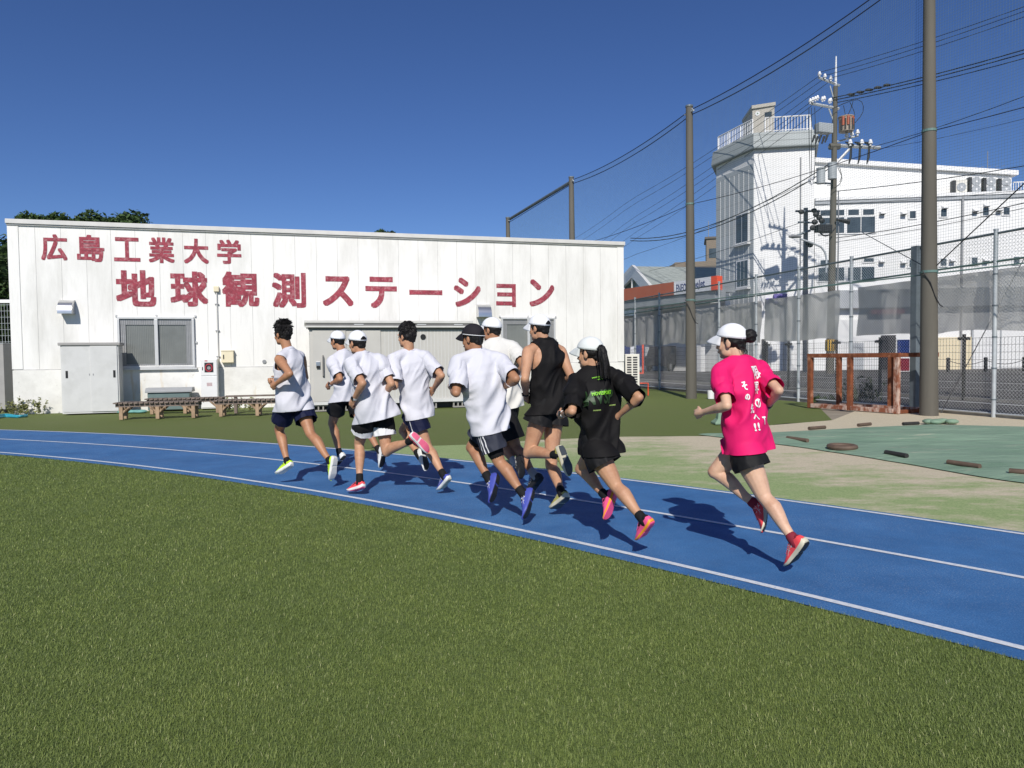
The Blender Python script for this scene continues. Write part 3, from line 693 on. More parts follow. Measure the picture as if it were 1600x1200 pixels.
for i in range(4):
    for dz, sg in ((.0, 1), (-.16, 1), (None, 0)):
        q = MB(); pts = []
        for j in range(13):
            u = j / 12; b_ = ptop[i].lerp(ptop[i + 1], u)
            if dz is None: b_.z = 6.1 - .12 * 4 * u * (1 - u)
            else: b_.z += dz - (.22 * 4 * u * (1 - u) if i < 3 else 0) * sg * (1.15 if dz else 1)
            pts.append(b_)
        q.tube(pts, .014 if dz is not None else .009, 5); q.build('cable', M['cable'], nt_, smooth=True)
    q = MB(); pts = [pbot[i].lerp(pbot[i + 1], u / 8) for u in range(9)]; q.tube(pts, .016, 5); q.build('lower_rope', M['greenrail'], nt_)
q = MB(); q.tube([ptop[3] + Vector((0, 0, -.05)), ptop[4] + Vector((0, 0, .0))], .075, 8); q.build('end_beam', M['dkgalv'], nt_, smooth=True)
def stay(name, a, b, r, label, cat='wire', grp=None):
    q = MB(); q.tube([a, b], r, 5); o = q.build(name, M['cable'], smooth=True); tag(o, label, cat, grp)
stay('guy_wire', PP[1] + Vector((.05, -.1, 3.2)), at(1650, 240, 12.6), .012, 'thin guy wire rising right from the nearest net pole')
stay('guy_wire', PP[1] + Vector((.2, -.1, .05)), at(1640, 330, 16.0), .010, 'long slanted stay wire from the foot of the nearest net pole')
stay('guy_wire', PP[1] + Vector((-.1, -.1, 3.15)), at(1345, 362, 21), .010, 'thin stay wire running down right to the nearest pole over the fence')

# ================================================================== RUSTY FRAME, TARP, WEIGHTS
a = gnd(1266, 637); b = gnd(1401, 646.5); a.z = b.z = 0
RF = Frame(a, math.atan2((b - a).y, (b - a).x)); RL = (b - a).length
rf = thing('rusty_frame', RF.p(RL / 2, -.5, 0), 'rusty steel box frame standing on the sand in front of the fence', 'steel frame')
RH = 1.36
def bar(F_, x0, x1, y0, y1, z0, z1, m, nm): q = MB(); q.box(x0, x1, y0, y1, z0, z1, F_); return q.build(nm, M[m], rf, bevel=.006)
sgn = 1 if RF.y.x > 0 else -1                      # towards the fence
D_ = .78 * sgn
for i, x in enumerate((0, RL * .49, RL)): bar(RF, x - .055, x + .055, -.05, .05, .0, RH - .101, 'rustw' if i == 2 else 'rust', 'upright')
for i, x in enumerate((.22, RL * .70, RL + .34)): bar(RF, x - .05, x + .05, D_ - .05, D_ + .05, .0, RH - .101, 'rust', 'upright')
bar(RF, -.06, RL + .06, -.052, .052, RH - .1, RH, 'rust', 'top_rail'); bar(RF, .1, RL + .42, D_ - .052, D_ + .052, RH - .1, RH, 'rust', 'top_rail')
bar(RF, .056, RL * .49 - .056, -.06, .04, .01, .11, 'rustw', 'bottom_rail'); bar(RF, RL * .49 + .056, RL - .056, -.06, .04, .01, .11, 'rustw', 'bottom_rail')
bar(RF, .28, RL + .36, D_ - .06, D_ + .04, .01, .11, 'rustw', 'bottom_rail')
for x in (-.0, RL): 
    y0_, y1_ = sorted((.056 * sgn, D_ - .056 * sgn)); bar(RF, x - .045, x + .045, y0_, y1_, RH - .09, RH - .01, 'rust', 'cross_rail'); bar(RF, x - .045, x + .045, y0_, y1_, .0, .08, 'rust', 'cross_rail')
# pit cover
pts = [gnd(x, y) for x, y in ((1090, 679), (1204, 676.5), (1330, 670), (1456, 663.8), (1600, 667.5), (1800, 672), (1800, 792), (1600, 754.5), (1469, 734.5), (1311, 707.5), (1204, 692.5))]
cen = sum(pts, Vector()) / len(pts)
mb = MB(); nr = 40; rings = []; dense = []
for i in range(len(pts)):
    p, q_ = pts[i], pts[(i + 1) % len(pts)]; m_ = max(2, int((q_ - p).length / .18))
    for k_ in range(m_): dense.append(p.lerp(q_, k_ / m_))
P = []
for j in range(nr + 1):
    for p in dense:
        s_ = 1 - j / nr * .985; v = cen + (p - cen) * s_; z_ = .008 + .05 * (1 - s_) ** .5 + .06 * abs(noise.noise(Vector((v.x * .7 + v.y * .4, v.y * 2.2, 0)))) * min(1, (1 - s_) * 6)
        if j == 0: v += Vector((noise.noise(v * 2), noise.noise(v * 2 + Vector((9, 0, 0))), 0)) * .05; z_ = .004
        P.append((v.x, v.y, z_))
n = len(dense); mb.add(P, [[j * n + i, j * n + (i + 1) % n, (j + 1) * n + (i + 1) % n, (j + 1) * n + i] for j in range(nr) for i in range(n)] + [[nr * n + i for i in range(n)]])
o = mb.build('pit_cover', M['tarp'], smooth=60, fix=False); tag(o, 'dull green sheet covering the sand pit right of the track', 'ground sheet')
M['weight'] = pm('brown_pipe', (.115, .078, .055), .7, .25, 8); M['weight2'] = pm('black_pipe', (.03, .028, .026), .6, .2, 8)
WT = [((1230, 690), (1262, 694.5), 'weight', 'brown pipe weight on the pit cover nearest the woman in pink'), ((1384, 713.5), (1417, 719.5), 'weight2', 'black pipe weight on the near edge of the pit cover'),
      ((1481, 729.5), (1531, 737), 'weight', 'long brown pipe weight on the near edge of the pit cover'), ((1577, 744), (1640, 750), 'weight', 'brown pipe weight at the right edge of the picture'),
      ((1264, 674.6), (1289, 672.6), 'weight', 'brown pipe weight at the far left edge of the pit cover'), ((1341, 669.3), (1360, 667.3), 'weight', 'brown pipe weight on the far edge of the cover in front of the rusty frame'), ((1411, 667.2), (1435, 666), 'weight2', 'dark pipe weight on the far edge of the cover near the tall pole')]
for pa, pb, m_, lab in WT:
    a, b = gnd(*pa), gnd(*pb); a.z = b.z = .058; r_ = .031
    q = MB(); q.tube([a, b], r_, 10); o = q.build('pipe_weight', M[m_], smooth=40); tag(o, lab, 'weight', 'weights holding the pit cover')
c = gnd(1316, 704); q = MB(); q.tube([Vector((c.x + .17 * math.cos(t), c.y + .17 * math.sin(t), .055)) for t in [2 * math.pi * k_ / 24 for k_ in range(25)]], .035, 8, False); q.cyl((c.x, c.y, .03), .15, .03, 20)
o = q.build('disc_weight', M['weight'], smooth=40); tag(o, 'round brown disc weight on the near edge of the pit cover', 'weight', 'weights holding the pit cover')
c = gnd(1472, 662.5); q = MB()
for k_ in range(7): q.ell((c.x + rnd.uniform(-.25, .25), c.y + rnd.uniform(-.1, .1), .05), (.13, .1, .05), n=8, m=5)
o = q.build('sandbag', M['tarp'], smooth=60); tag(o, 'small green crumpled bag at the far corner of the pit cover', 'bag')
c = gnd(1127, 662); q = MB(); 
q.loft([[Vector((c.x + sx * w_, c.y + sy * w_, z)) for sx, sy in ((-1, -1), (1, -1), (1, 1), (-1, 1))] for z, w_ in ((0, .16), (.03, .16), (.1, .09), (.24, .07))]); o = q.build('green_marker', M['tarp']); tag(o, 'low dark green block on the turf behind the woman in pink', 'marker')
# white bucket and drain cover by the second pole
c = gnd(1111, 623); q = MB(); q.cyl((c.x, c.y, 0), .10, .26, 16, .115); o = q.build('white_bucket', M['fire_white'], smooth=40); tag(o, 'small white bucket at the fence foot behind the woman in pink', 'bucket')
c = gnd(1208, 616); q = MB(); q.box(c.x - .2, c.x + .2, c.y - .15, c.y + .15, 0, .62); o = q.build('grey_bin', M['lidgrey'], bevel=.02); tag(o, 'pale grey box by the fence behind the pink runner elbow', 'box')

# ---- weed bushes
M['leaf'] = pm('leaf', (.045, .085, .02), .6, .5, 3); M['leaf_dark'] = pm('leaf_dark', (.035, .065, .018), .6, .5, 2.2, spec=.3); M['dry'] = pm('dry_grass', (.19, .20, .07), .8, .4, 5); M['bark'] = pm('bark', (.10, .075, .055), .9, .3, 6)
def leaf_cloud(mb, c, R, n, s, rg):
    for _ in range(n):
        d = Vector((rg.gauss(0, 1), rg.gauss(0, 1), rg.gauss(0, 1))).normalized(); r_ = rg.random() ** .45
        p = Vector((c[0] + d.x * R[0] * r_, c[1] + d.y * R[1] * r_, c[2] + d.z * R[2] * r_))
        a = Vector((rg.gauss(0, 1), rg.gauss(0, 1), rg.gauss(0, .6))).normalized(); b = a.cross(Vector((rg.gauss(0, 1), rg.gauss(0, 1), rg.gauss(0, 1)))).normalized(); k_ = s * rg.uniform(.6, 1.4)
        mb.add([p - a * k_, p + b * k_ * .45, p + a * k_, p - b * k_ * .45], [[0, 1, 2, 3]])
def weed(px, py, h_, wd, label, m_='leaf'):
    c = gnd(px, py); c.z = 0; t = thing('weed_clump', c, label, 'weeds'); rg = random.Random(int(px)); q = MB(); st = MB()
    for k_ in range(int(14 * wd / .3)):
        b0 = c + Vector((rg.uniform(-wd, wd), rg.uniform(-.1, .1), 0)); tip = b0 + Vector((rg.uniform(-.15, .15), rg.uniform(-.1, .1), h_ * rg.uniform(.4, 1)))
        st.tube([b0, b0.lerp(tip, .5) + Vector((rg.uniform(-.03, .03), 0, 0)), tip], [.005, .004, .002], 3)
        for j in range(9):
            u = rg.uniform(.15, 1); p = b0.lerp(tip, u); leaf_cloud(q, p, (.05, .05, .04), 3, .035, rg)
    st.build('stems', M['dry'], t, fix=False); q.build('leaves', M[m_], t, fix=False)
weed(40, 647, .45, .55, 'dry weeds growing at the left corner of the white building', 'dry')
weed(1345, 629, .8, .55, 'leafy green weed bush behind the rusty frame', 'leaf_dark')
weed(370, 641, .4, .5, 'sparse weeds along the wall behind the plank bench', 'dry')
weed(1290, 628, .2, .4, 'low weeds at the left foot of the rusty frame', 'leaf')

# ---- trees behind the station
def tree(x, y, h_, R, label, seed, n=5200):
    rg = random.Random(seed); t = thing('broadleaf_tree', (x, y, 0), label, 'tree', 'trees behind the white building')
    tr = MB(); top = Vector((x, y, h_ * .62)); tr.tube([Vector((x, y, -.05)), Vector((x + .1, y, h_ * .3)), top], [.2, .15, .09], 8)
    cr = MB()
    for k_ in range(11):
        a = rg.uniform(0, 6.28); rr = R * rg.uniform(.2, .85); c = Vector((x + rr * math.cos(a), y + rr * math.sin(a), h_ * rg.uniform(.55, .9)))
        tr.tube([top + Vector((0, 0, -h_ * .12)), top.lerp(c, .5) + Vector((0, 0, .1)), c], [.07, .045, .02], 5)
        c.z = min(c.z, h_ - R * .3) if k_ % 3 else h_ - R * .33; leaf_cloud(cr, c, (R * .42, R * .42, R * .33), n // 11, .10, rg)
    tr.build('trunk', M['bark'], t, smooth=True, fix=False); cr.build('crown', M['leaf_dark'] if seed % 2 else M['leaf'], t, fix=False)
for i, (pxc, pyt, Y, R) in enumerate(((80, 337, 33, 1.3), (113, 340, 33.5, 1.0), (143, 341, 34, 1.2), (182, 334, 33, 1.6), (228, 345, 33, 1.6), (611, 361, 42, .9))):
    p = at(pxc, pyt, Y); tree(p.x, p.y, p.z + .06, R, ['tree with a small flat crown peeping over the left end of the white roof', 'small tree second from the left over the white roof', 'low tree third from the left over the white roof', 'tallest tree showing above the left part of the white roof', 'wide low tree right of the tallest one above the white roof', 'tiny tree top far right above the middle of the white roof'][i], 20 + i)
for i, (pxc, pyt, Y, R, lab) in enumerate(((2, 366, 27, 2.6, 'dense dark evergreen tree at the left edge beside the white building'), (-30, 380, 24, 2.4, 'dark bushy tree partly outside the left edge'))):
    p = at(pxc, pyt, Y); rg = random.Random(90 + i); t = thing('evergreen_tree', (p.x, p.y, 0), lab, 'tree'); tr = MB(); tr.tube([Vector((p.x, p.y, 0)), Vector((p.x, p.y, p.z * .8))], [.22, .06], 8)
    cr = MB()
    for k_ in range(26):
        z_ = p.z * (.22 + .72 * k_ / 26); rr = R * (.75 - .35 * k_ / 26); a = rg.uniform(0, 6.28); leaf_cloud(cr, (p.x + rr * .55 * math.cos(a), p.y + rr * .55 * math.sin(a), z_), (R * .42, R * .42, R * .3), 330, .11, rg)
    tr.build('trunk', M['bark'], t); cr.build('crown', M['leaf_dark'], t, fix=False)
# wire fence at the left end
F2 = Frame((at(-60, 600, 22).x, 22, 0), .05); t = thing('mesh_panel_fence', F2.p(2.2, 0, 0), 'white wire panel fence at the left edge behind the grey locker', 'fence')
q = MB()
for k_ in range(60): q.box(.09 * k_, .09 * k_ + .008, 0, .008, .1, 3.2, F2)
for k_ in range(17): q.box(0, 5.4, -.006, .0, .1 + .19 * k_, .108 + .19 * k_, F2)
q.build('wire_panel', M['galv'], t, fix=False); q = MB(); q.box(0, 5.4, -.05, .05, 3.2, 3.3, F2); q.build('top_rail', M['whitemetal'], t)
for x in (.6, 2.6, 4.6): q = MB(); q.box(x, x + .06, -.03, .03, 0, 3.2, F2); q.build('post', M['galv'], t)
q = MB(); q.box(-3, 5, 0, .2, 0, 1.5, Frame((F2.o.x, 26.5, 0), 0)); q.box(-3, 5, 0.02, .18, 1.5, 1.6, Frame((F2.o.x, 26.5, 0), 0)); o = q.build('pale_wall', M['shopwhite']); tag(o, 'pale low wall beyond the wire fence at the left edge', 'wall')
# ================================================================== STREET SIDE BUILDINGS
Zr = .35
CN = at(1178, 400, 44.0); CN.z = 0
lf = at(1119.5, 400, 47.8); lf.z = 0
rt = at(1272, 400, 43.45); rt.z = 0
tw = thing('white_tower_building', (CN.x, CN.y, 0), 'white three storey building with a stair tower and roof railing beyond the fence', 'building')
def face(a, b):                                            # outward is towards the viewer
    F_ = Frame(a, math.atan2((b - a).y, (b - a).x)); L = (b - a).length
    if F_.y.dot(EYE - a) < 0: F_.y = -F_.y
    return F_, L
FL, LL = face(lf, CN); FR, LR = face(CN, rt)
ztop = 13.95
back = Vector((.36, .93, 0)) * 8
mb = MB(); mb.prism([lf, CN, rt, rt + back, lf + back], Vector((0, 0, ztop))); mb.build('tower_wall', M['siding'], tw)
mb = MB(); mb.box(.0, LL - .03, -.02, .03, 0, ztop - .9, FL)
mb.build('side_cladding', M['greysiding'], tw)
mb = MB()
for k_ in range(1, 8): x = LL * k_ / 8; mb.box(x - .022, x + .022, .03, .045, 0, ztop - 1.2, FL)
mb.build('battens', M['shopwhite'], tw)
# roof band: flares outwards at the bottom
def ringp(e, z): 
    c = (lf + CN + rt + rt + back + lf + back) / 5; out = []
    for p in (lf, CN, rt, rt + back, lf + back):
        d = (p - c); d.z = 0; out.append(Vector((p.x, p.y, 0)) + d.normalized() * e + Vector((0, 0, z)))
    return out
mb = MB(); mb.loft([ringp(.34, ztop - .10), ringp(.36, ztop), ringp(.26, ztop + .80), ringp(.2, ztop + .86)]); mb.build('roof_band', M['shingle'], tw)
# railing
R0 = ringp(.0, ztop + .86)
def railing(a, b, h_=.92):
    L = (b - a).length; n = int(L / .17); q = MB()
    for k_ in range(n + 1):
        p = a.lerp(b, k_ / n); w_ = .035 if k_ % 7 == 0 else .017
        q.box(p.x - w_, p.x + w_, p.y - w_, p.y + w_, p.z, p.z + h_ - .031)
    q.tube([a + Vector((0, 0, h_)), b + Vector((0, 0, h_))], .04, 6); q.tube([a + Vector((0, 0, .12)), b + Vector((0, 0, .12))], .03, 6)
    q.build('railing', M['whitemetal'], tw)
i1 = R0[1].lerp(R0[2], .18); railing(i1, R0[2].lerp(R0[1], .08)); railing(R0[0].lerp(R0[1], .05), R0[1].lerp(R0[0], .04)); railing(R0[2].lerp(R0[1], .08), R0[2].lerp(R0[3], .5))
# penthouse
pa, pb = at(1175.5, 220, 47.0), at(1210, 220, 46.4); pc = at(1161, 220, 49.6); zb, zt_ = ztop + .6, 1.35 + (555.5 - 175) * 46.7 / FPX
for v in (pa, pb, pc): v.z = zb
mb = MB(); mb.prism([pc, pa, pb, pb + (pc - pa)], Vector((0, 0, zt_ - zb))); mb.build('penthouse', M['beige'], tw)
cp = (pa + pb + pc) / 3; e_ = .12
mb = MB(); rr = [pc, pa, pb, pb + (pc - pa)]; mc = sum(rr, Vector()) / 4
mb.loft([[p + (p - mc).normalized() * e_ + Vector((0, 0, z)) for p in rr] for z in (zt_ - zb + .01, zt_ - zb + .22)]); mb.build('penthouse_roof', M['beige'], tw)
Fp, Lp = face(pa, pb)
q = MB(); x0, z1 = Fp.px(1195, 177); x1, z0 = Fp.px(1206, 181.5); q.box(x0, x1, 0, .03, z0 , z1, Frame(Fp.o * 1, 0) if False else Fp) if False else None
def fbox(F_, px0, py0, px1, py1, d0, d1, m, nm, par, bevel=0):
    xa, z1 = F_.px(px0, py0); xb, z0 = F_.px(px1, py1); xa, xb = min(xa, xb), max(xa, xb); q = MB(); q.box(xa, xb, d0, d1, z0, z1, F_); return q.build(nm, M[m], par, bevel=bevel)
Fp.o = Vector((Fp.o.x, Fp.o.y, 0))
fbox(Fp, 1195, 176, 1206, 181.5, 0, .04, 'dark_glass', 'penthouse_window', tw)
q = MB(); xc, zc = Fp.px(1183.7, 177.5); q.tube([Fp.p(xc, 0, zc), Fp.p(xc, .03, zc)], .14, 16); q.build('emblem', M['whitemetal'], tw)
q = MB(); q.tube([Fp.p(xc, .03, zc), Fp.p(xc, .04, zc)], .05, 8); q.build('emblem_mark', M['tarp'], tw)
for (x0, y0, x1, y1) in ((1151, 338, 1169.5, 376), (1152.5, 410, 1169.5, 446)):
    xa, z1 = FL.px(x0, y0, .05); xb, z0 = FL.px(x1, y1, .05); w_ = thing if False else None
    q = MB(); q.box(xa - .08, xb + .08, .04, .10, z0 - .08, z1 + .08, FL); wo = q.build('window', M['whitemetal'], tw)
    n = 2 if y0 < 400 else 3
    for k_ in range(n):
        a_, b_ = xa + (xb - xa) * k_ / n + .03, xa + (xb - xa) * (k_ + 1) / n - .03; q = MB(); q.box(a_, b_, .098, .112, z0, z1, FL); q.build('pane', M['dark_glass'], wo)
    q = MB(); q.box(xa - .2, xb + .2, .05, .28, z0 - .22, z0 - .12, FL); q.build('sill', M['shopwhite'], wo)
# thin upright lines on the front: a drainpipe and a lightning conductor
q = MB(); xa, z1 = FR.px(1251, 246); _, z0 = FR.px(1251, 430); q.tube([FR.p(xa, .05, z0), FR.p(xa, .05, z1)], .035, 6); q.build('pipe', M['alu_grey'], tw)
# long wing
wa = Vector((rt.x + .05, rt.y + .04, 0)); wb = at(1800, 400, 41.2); wb.z = 0
FW, LW = face(wa, wb); zl = 10.6
mb = MB(); mb.prism([wa, wb, wb + back * 1.2, wa + back * 1.2], Vector((0, 0, zl))); mb.build('wing_wall', M['siding'], tw)
mb = MB(); mb.box(.0, LW, -.2, .10, zl - .22, zl - .02, FW); mb.build('ledge', M['shopgrey'], tw)
mb = MB(); mb.box(.0, LW, -.4, .16, zl - .018, zl + .16, FW); mb.build('parapet', M['whitemetal'], tw)
# upper storey, set back, shed roof sloping to the right
ux0, uz0 = FW.px(1260, 247, -1.6); ux1, uz1 = FW.px(1581, 268.5, -1.6); yb = -9.0
def up(x, y, z): return FW.p(x, y, z)
mb = MB(); mb.loft([[up(ux0, -1.6, zl), up(ux1, -1.6, zl), up(ux1, -1.6, uz1 - .25), up(ux0, -1.6, uz0 - .25)], [up(ux0, yb, zl), up(ux1, yb, zl), up(ux1, yb, uz1 - .25), up(ux0, yb, uz0 - .25)]]); mb.build('upper_wall', M['siding'], tw)
mb = MB(); mb.loft([[up(ux0 - .1, -1.35, uz0 - .249), up(ux1 + .25, -1.35, uz1 - .249), up(ux1 + .25, -1.35, uz1 + .02), up(ux0 - .1, -1.35, uz0 + .02)], [up(ux0 - .1, yb, uz0 - .249), up(ux1 + .25, yb, uz1 - .249), up(ux1 + .25, yb, uz1 + .02), up(ux0 - .1, yb, uz0 + .02)]]); mb.build('shed_roof', M['whitemetal'], tw)
q = MB(); xs, zs = FW.px(1583, 285.5, -1.0); x2, _ = FW.px(1800, 285, -1.0)
n = int((x2 - xs) / .14)
for k_ in range(n): q.box(xs + .14 * k_, xs + .14 * k_ + .03, -1.02, -.98, zl + .16, zs, FW)
q.box(xs, x2, -1.04, -.96, zs, zs + .05, FW); q.build('roof_railing', M['whitemetal'], tw)
# wing windows
def bigwin(px0, py0, px1, py1, n):
    xa, z1 = FW.px(px0, py0); xb, z0 = FW.px(px1, py1); q = MB(); q.box(xa - .07, xb + .07, .0, .06, z0 - .07, z1 + .07, FW); wo = q.build('window', M['whitemetal'], tw)
    for k_ in range(n): a_, b_ = xa + (xb - xa) * k_ / n + .02, xa + (xb - xa) * (k_ + 1) / n - .02; q = MB(); q.box(a_, b_, .055, .072, z0, z1, FW); q.build('pane', M['dark_glass'], wo)
for a in ((1280, 341, 1319, 364, 2), (1322.5, 340, 1367, 363, 2), (1281, 329, 1300, 337, 1), (1304, 328.5, 1319, 336.5, 1), (1324.5, 328, 1342, 336, 1), (1347.5, 327.5, 1365.5, 335.5, 1), (1278, 419, 1319, 438.5, 2), (1324, 418, 1366, 437.5, 2), (1281, 407, 1300, 413, 1), (1349, 404, 1365, 409, 1)): bigwin(*a)
for cx, cy in ((1425.6, 335.6), (1474, 333), (1539.5, 331), (1572, 330), (1425, 412), (1473.6, 410), (1522, 408), (1587.6, 407)): bigwin(cx - 5, cy - 5.3, cx + 5, cy + 5.3, 1)
for cx, cy in ((1378, 332.5), (1411, 333), (1475, 324), (1523, 328.5), (1540, 321), (1560, 327.5), (1377, 408), (1411, 409.5), (1487, 406.5), (1539, 406)):
    xa, z1 = FW.px(cx - 4, cy - 2.5); xb, z0 = FW.px(cx + 4, cy + 2.5); q = MB(); q.loft([[FW.p(x, y, z) for y, z in ((0, z0), (.30, z0), (.30, z0 + .06), (0, z1))] for x in (xa, xb)]); vo = q.build('vent_hood', M['whitemetal'], tw)
    q = MB(); q.box(xa + .03, xb - .03, .02, .29, z0 - .03, z0 - .002, FW); q.build('louvre', M['shopdark'], vo)
q = MB(); xa, z1 = FW.px(1503.5, 307); q.tube([FW.p(xa, .07, Zr), FW.p(xa, .07, z1)], .06, 8); q.build('downpipe', M['alu_grey'], tw)
# outdoor units on the ledge
for i, (x0, y0, x1, y1) in enumerate(((1490, 281, 1511, 299), (1515, 276, 1533, 298.5), (1537.5, 277, 1556, 298), (1561.5, 278, 1580, 297.5))):
    lab = ['low one fan air conditioner unit at the left end of the white building ledge', 'tall two fan roof unit next to the low one on the white building ledge', 'tall two fan roof unit second from the right on the white building ledge', 'tall two fan roof unit at the right end of the white building ledge'][i]
    xa, z1 = FW.px(x0, y0, -.5); xb, _ = FW.px(x1, y1, -.5); z0 = zl + .165; t = thing('roof_air_conditioner', FW.p((xa + xb) / 2, -.5, z0), lab, 'air conditioner', 'air conditioner units on the white building ledge')
    q = MB(); q.box(xa, xb, -.9, -.5, z0, z1, FW); q.build('body', M['ac'] if i == 0 else M['shopwhite'], t)
    q = MB(); q.box(xa - .004, xa + .14, -.92, -.497, z0 + .03, z1 - .03, FW); q.build('side_grille', M['shopdark'], t)
    for zc in ([.5] if i == 0 else [.72, .26]):
        z_ = z0 + (z1 - z0) * zc; q = MB(); q.tube([FW.p(xa + (xb - xa) * .58, -.5, z_), FW.p(xa + (xb - xa) * .58, -.47, z_)], min(.26, (z1 - z0) * .4), 16); fo = q.build('fan_grille', M['shopgrey'], t)
        q = MB(); q.tube([FW.p(xa + (xb - xa) * .58, -.47, z_), FW.p(xa + (xb - xa) * .58, -.45, z_)], .06, 10); q.build('hub', M['whitemetal'], fo)
# aerial
q = MB(); xa, z0 = FW.px(1543, 270, -2); q.tube([FW.p(xa, -2, z0 - .8), FW.p(xa, -2, z0 + 1.3)], .02, 5)
for k_ in range(5): q.tube([FW.p(xa - .8 + .4 * k_, -2, z0 + .35), FW.p(xa - .6 + .4 * k_, -2, z0 + .4)], .01, 4)
q.build('aerial', M['alu_grey'], tw)
# ground floor shop front
def shop(px0, py0, px1, py1, m, nm, d=.25): return fbox(FW, px0, py0, px1, py1, .0, d, m, nm, tw)
shop(1300, 500, 1420, 577, 'shopwhite', 'shop_front', .12); shop(1422, 528, 1518, 577, 'yellowwall', 'shutter', .1); shop(1520, 515, 1560, 576, 'shopwhite', 'shutter', .11); shop(1562, 515, 1620, 575, 'shopwhite', 'shutter', .1); shop(1622, 515, 1780, 574, 'yellowwall', 'shutter', .1)
shop(1300, 455, 1780, 474, 'shopgrey', 'shop_sign_band', .5); shop(1375, 524, 1398, 577, 'shopdark', 'doorway', .14); shop(1330, 536, 1348, 577, 'shopgrey', 'doorway', .14)
shop(1356, 485, 1408, 490.5, 'lettering', 'red_sign', .55)
for x in (1517, 1561, 1621): shop(x, 515, x + 1.6, 576, 'shopgrey', 'mullion', .14)
# tower ground floor
def shopR(px0, py0, px1, py1, m, nm, d=.12): return fbox(FR, px0, py0, px1, py1, .0, d, m, nm, tw)
shopR(1190, 530, 1196, 580, 'shopdark', 'doorway'); shopR(1204, 533, 1222, 580, 'whitemetal', 'door'); shopR(1224, 531, 1236, 581, 'shopgrey', 'door'); shopR(1196, 467, 1228, 475, 'purple', 'banner', .4); shopR(1208, 460, 1228, 466, 'purple', 'banner_sign', .35)
# dark red cladding left of it
a = at(1150, 550, 47); b = at(1182, 550, 45.2); a.z = b.z = 0; F_, L_ = face(a, b); mb = MB(); mb.box(0, L_, -.3, .1, Zr, 2.3, F_); o = mb.build('maroon_panel', M['maroon']); tag(o, 'dark red wall panel behind the cap of the woman in pink', 'wall')

# ---- sign board on the pavement
bx = at(1411, 570, 38); SB = Frame((bx.x, bx.y, Zr), .2); SB.y = -SB.y
t = thing('sign_board', SB.p(0, 0, 0), 'standing board with a navy panel above a dark red panel behind the rusty frame', 'sign')
q = MB(); q.box(-.36, .48, -.06, 0, 0.02, 1.75, SB); q.build('frame', M['whitemetal'], t)
q = MB(); q.box(-.35, .38, .0, .015, .95, 1.72, SB); q.build('navy_panel', M['navy'], t); q = MB(); q.box(-.35, .38, .0, .015, .06, .72, SB); q.build('red_panel', M['maroon'], t)
# bollards with chain
bo = []
for i, px in enumerate((1481.5, 1540, 1600)):
    p = at(px, 572, 37.0); p.z = Zr; t = thing('bollard', p, ['dark chained bollard left of the thick fence post', 'dark chained bollard right beside the thick fence post', 'dark chained bollard at the right edge'][i], 'bollard', 'bollards along the pavement')
    q = MB(); q.cyl(p, .09, .62, 10); q.build('post', M['blackwire'], t, smooth=True); q = MB(); q.ell(p + Vector((0, 0, .68)), (.1, .1, .07), n=10, m=6); q.build('cap', M['blackwire'], t, smooth=True); bo.append(p)
for i in range(2):
    q = MB(); q.tube([bo[i].lerp(bo[i + 1], u / 8) + Vector((0, 0, .6 - .22 * 4 * (u / 8) * (1 - u / 8))) for u in range(9)], .018, 5); o = q.build('chain', M['blackwire']); tag(o, 'sagging dark chain between the ' + ('left and middle' if i == 0 else 'middle and right') + ' bollards', 'chain')
# black wire fence on the near side of the road
F3 = Frame(FF.p(0, -3.2, .06), math.atan2(.961, -.277)); F3.x = FF.x; F3.y = FF.y
t = thing('black_wire_fence', F3.p(5, 0, 0), 'low black wire fence between the chain link fence and the road', 'fence')
sg = []; 
x = -14.0
while x < 34: sg.append((F3.p(x, 0, .1), F3.p(x, 0, 1.68))); x += .10
for k_ in range(9): sg.append((F3.p(-14, .006, .15 + .19 * k_), F3.p(34, .006, .15 + .19 * k_)))
V, Fc = wires3(sg, .005); link('wire_panel', raw_mesh('wire_panel', V, Fc, M['blackwire'], WORLD[t.name]), t)
def f3t(px):
    d = ray(px, 560); t_ = ((F3.o - EYE).dot(F3.y)) / d.dot(F3.y); return (EYE + d * t_ - F3.o).dot(F3.x)
for px in (1700, 1508.5, 1377, 1309, 1234, 1200, 1158, 1079, 1031):
    x = f3t(px); q = MB(); q.tube([F3.p(x, .05, 0), F3.p(x, .05, 1.78)], .045, 8); q.build('post', M['blackwire'], t); q = MB(); q.box(x - .16, x + .16, .02, .10, 1.62, 1.70, F3); q.build('clamp', M['blackwire'], t)
q = MB(); q.box(-14, 34, -.1, .08, -.1, .09, F3); q.build('kerb', M['concrete'], t)

# ---- filling station
fa = at(1122, 470, 40); fb = at(940, 470, 49.5); fa.z = fb.z = 0
GF, GL = face(fa, fb); z0, z1 = 5.0, 5.78
t = thing('filling_station', GF.p(GL / 2, -3, 0), 'filling station canopy with a red fascia left of the white tower', 'filling station')
def gx(px): 
    d = ray(px, 460); tt = (GF.o - EYE).dot(GF.y) / d.dot(GF.y); return (EYE + d * tt - GF.o).dot(GF.x)
xs = [gx(1122.5), gx(1113.5), gx(1111), gx(1057), gx(1055), GL]
for (a, b, m, nm, y) in ((xs[0], xs[1], 'redbright', 'orange_end', .12), (xs[1], xs[2], 'whitemetal', 'divider', .10), (xs[2], xs[3], 'signwhite', 'sign_face', .09), (xs[3], xs[4], 'whitemetal', 'divider', .10), (xs[4], xs[5], 'redfascia', 'fascia', .08)):
    q = MB(); q.box(a, b, -.3, y, z0, z1, GF); q.build(nm, M[m], t)
q = MB(); q.box(1.2, GL, -2.6, -.301, z0 + .05, z1 - .05, GF); q.build('canopy', M['canopy'], t)
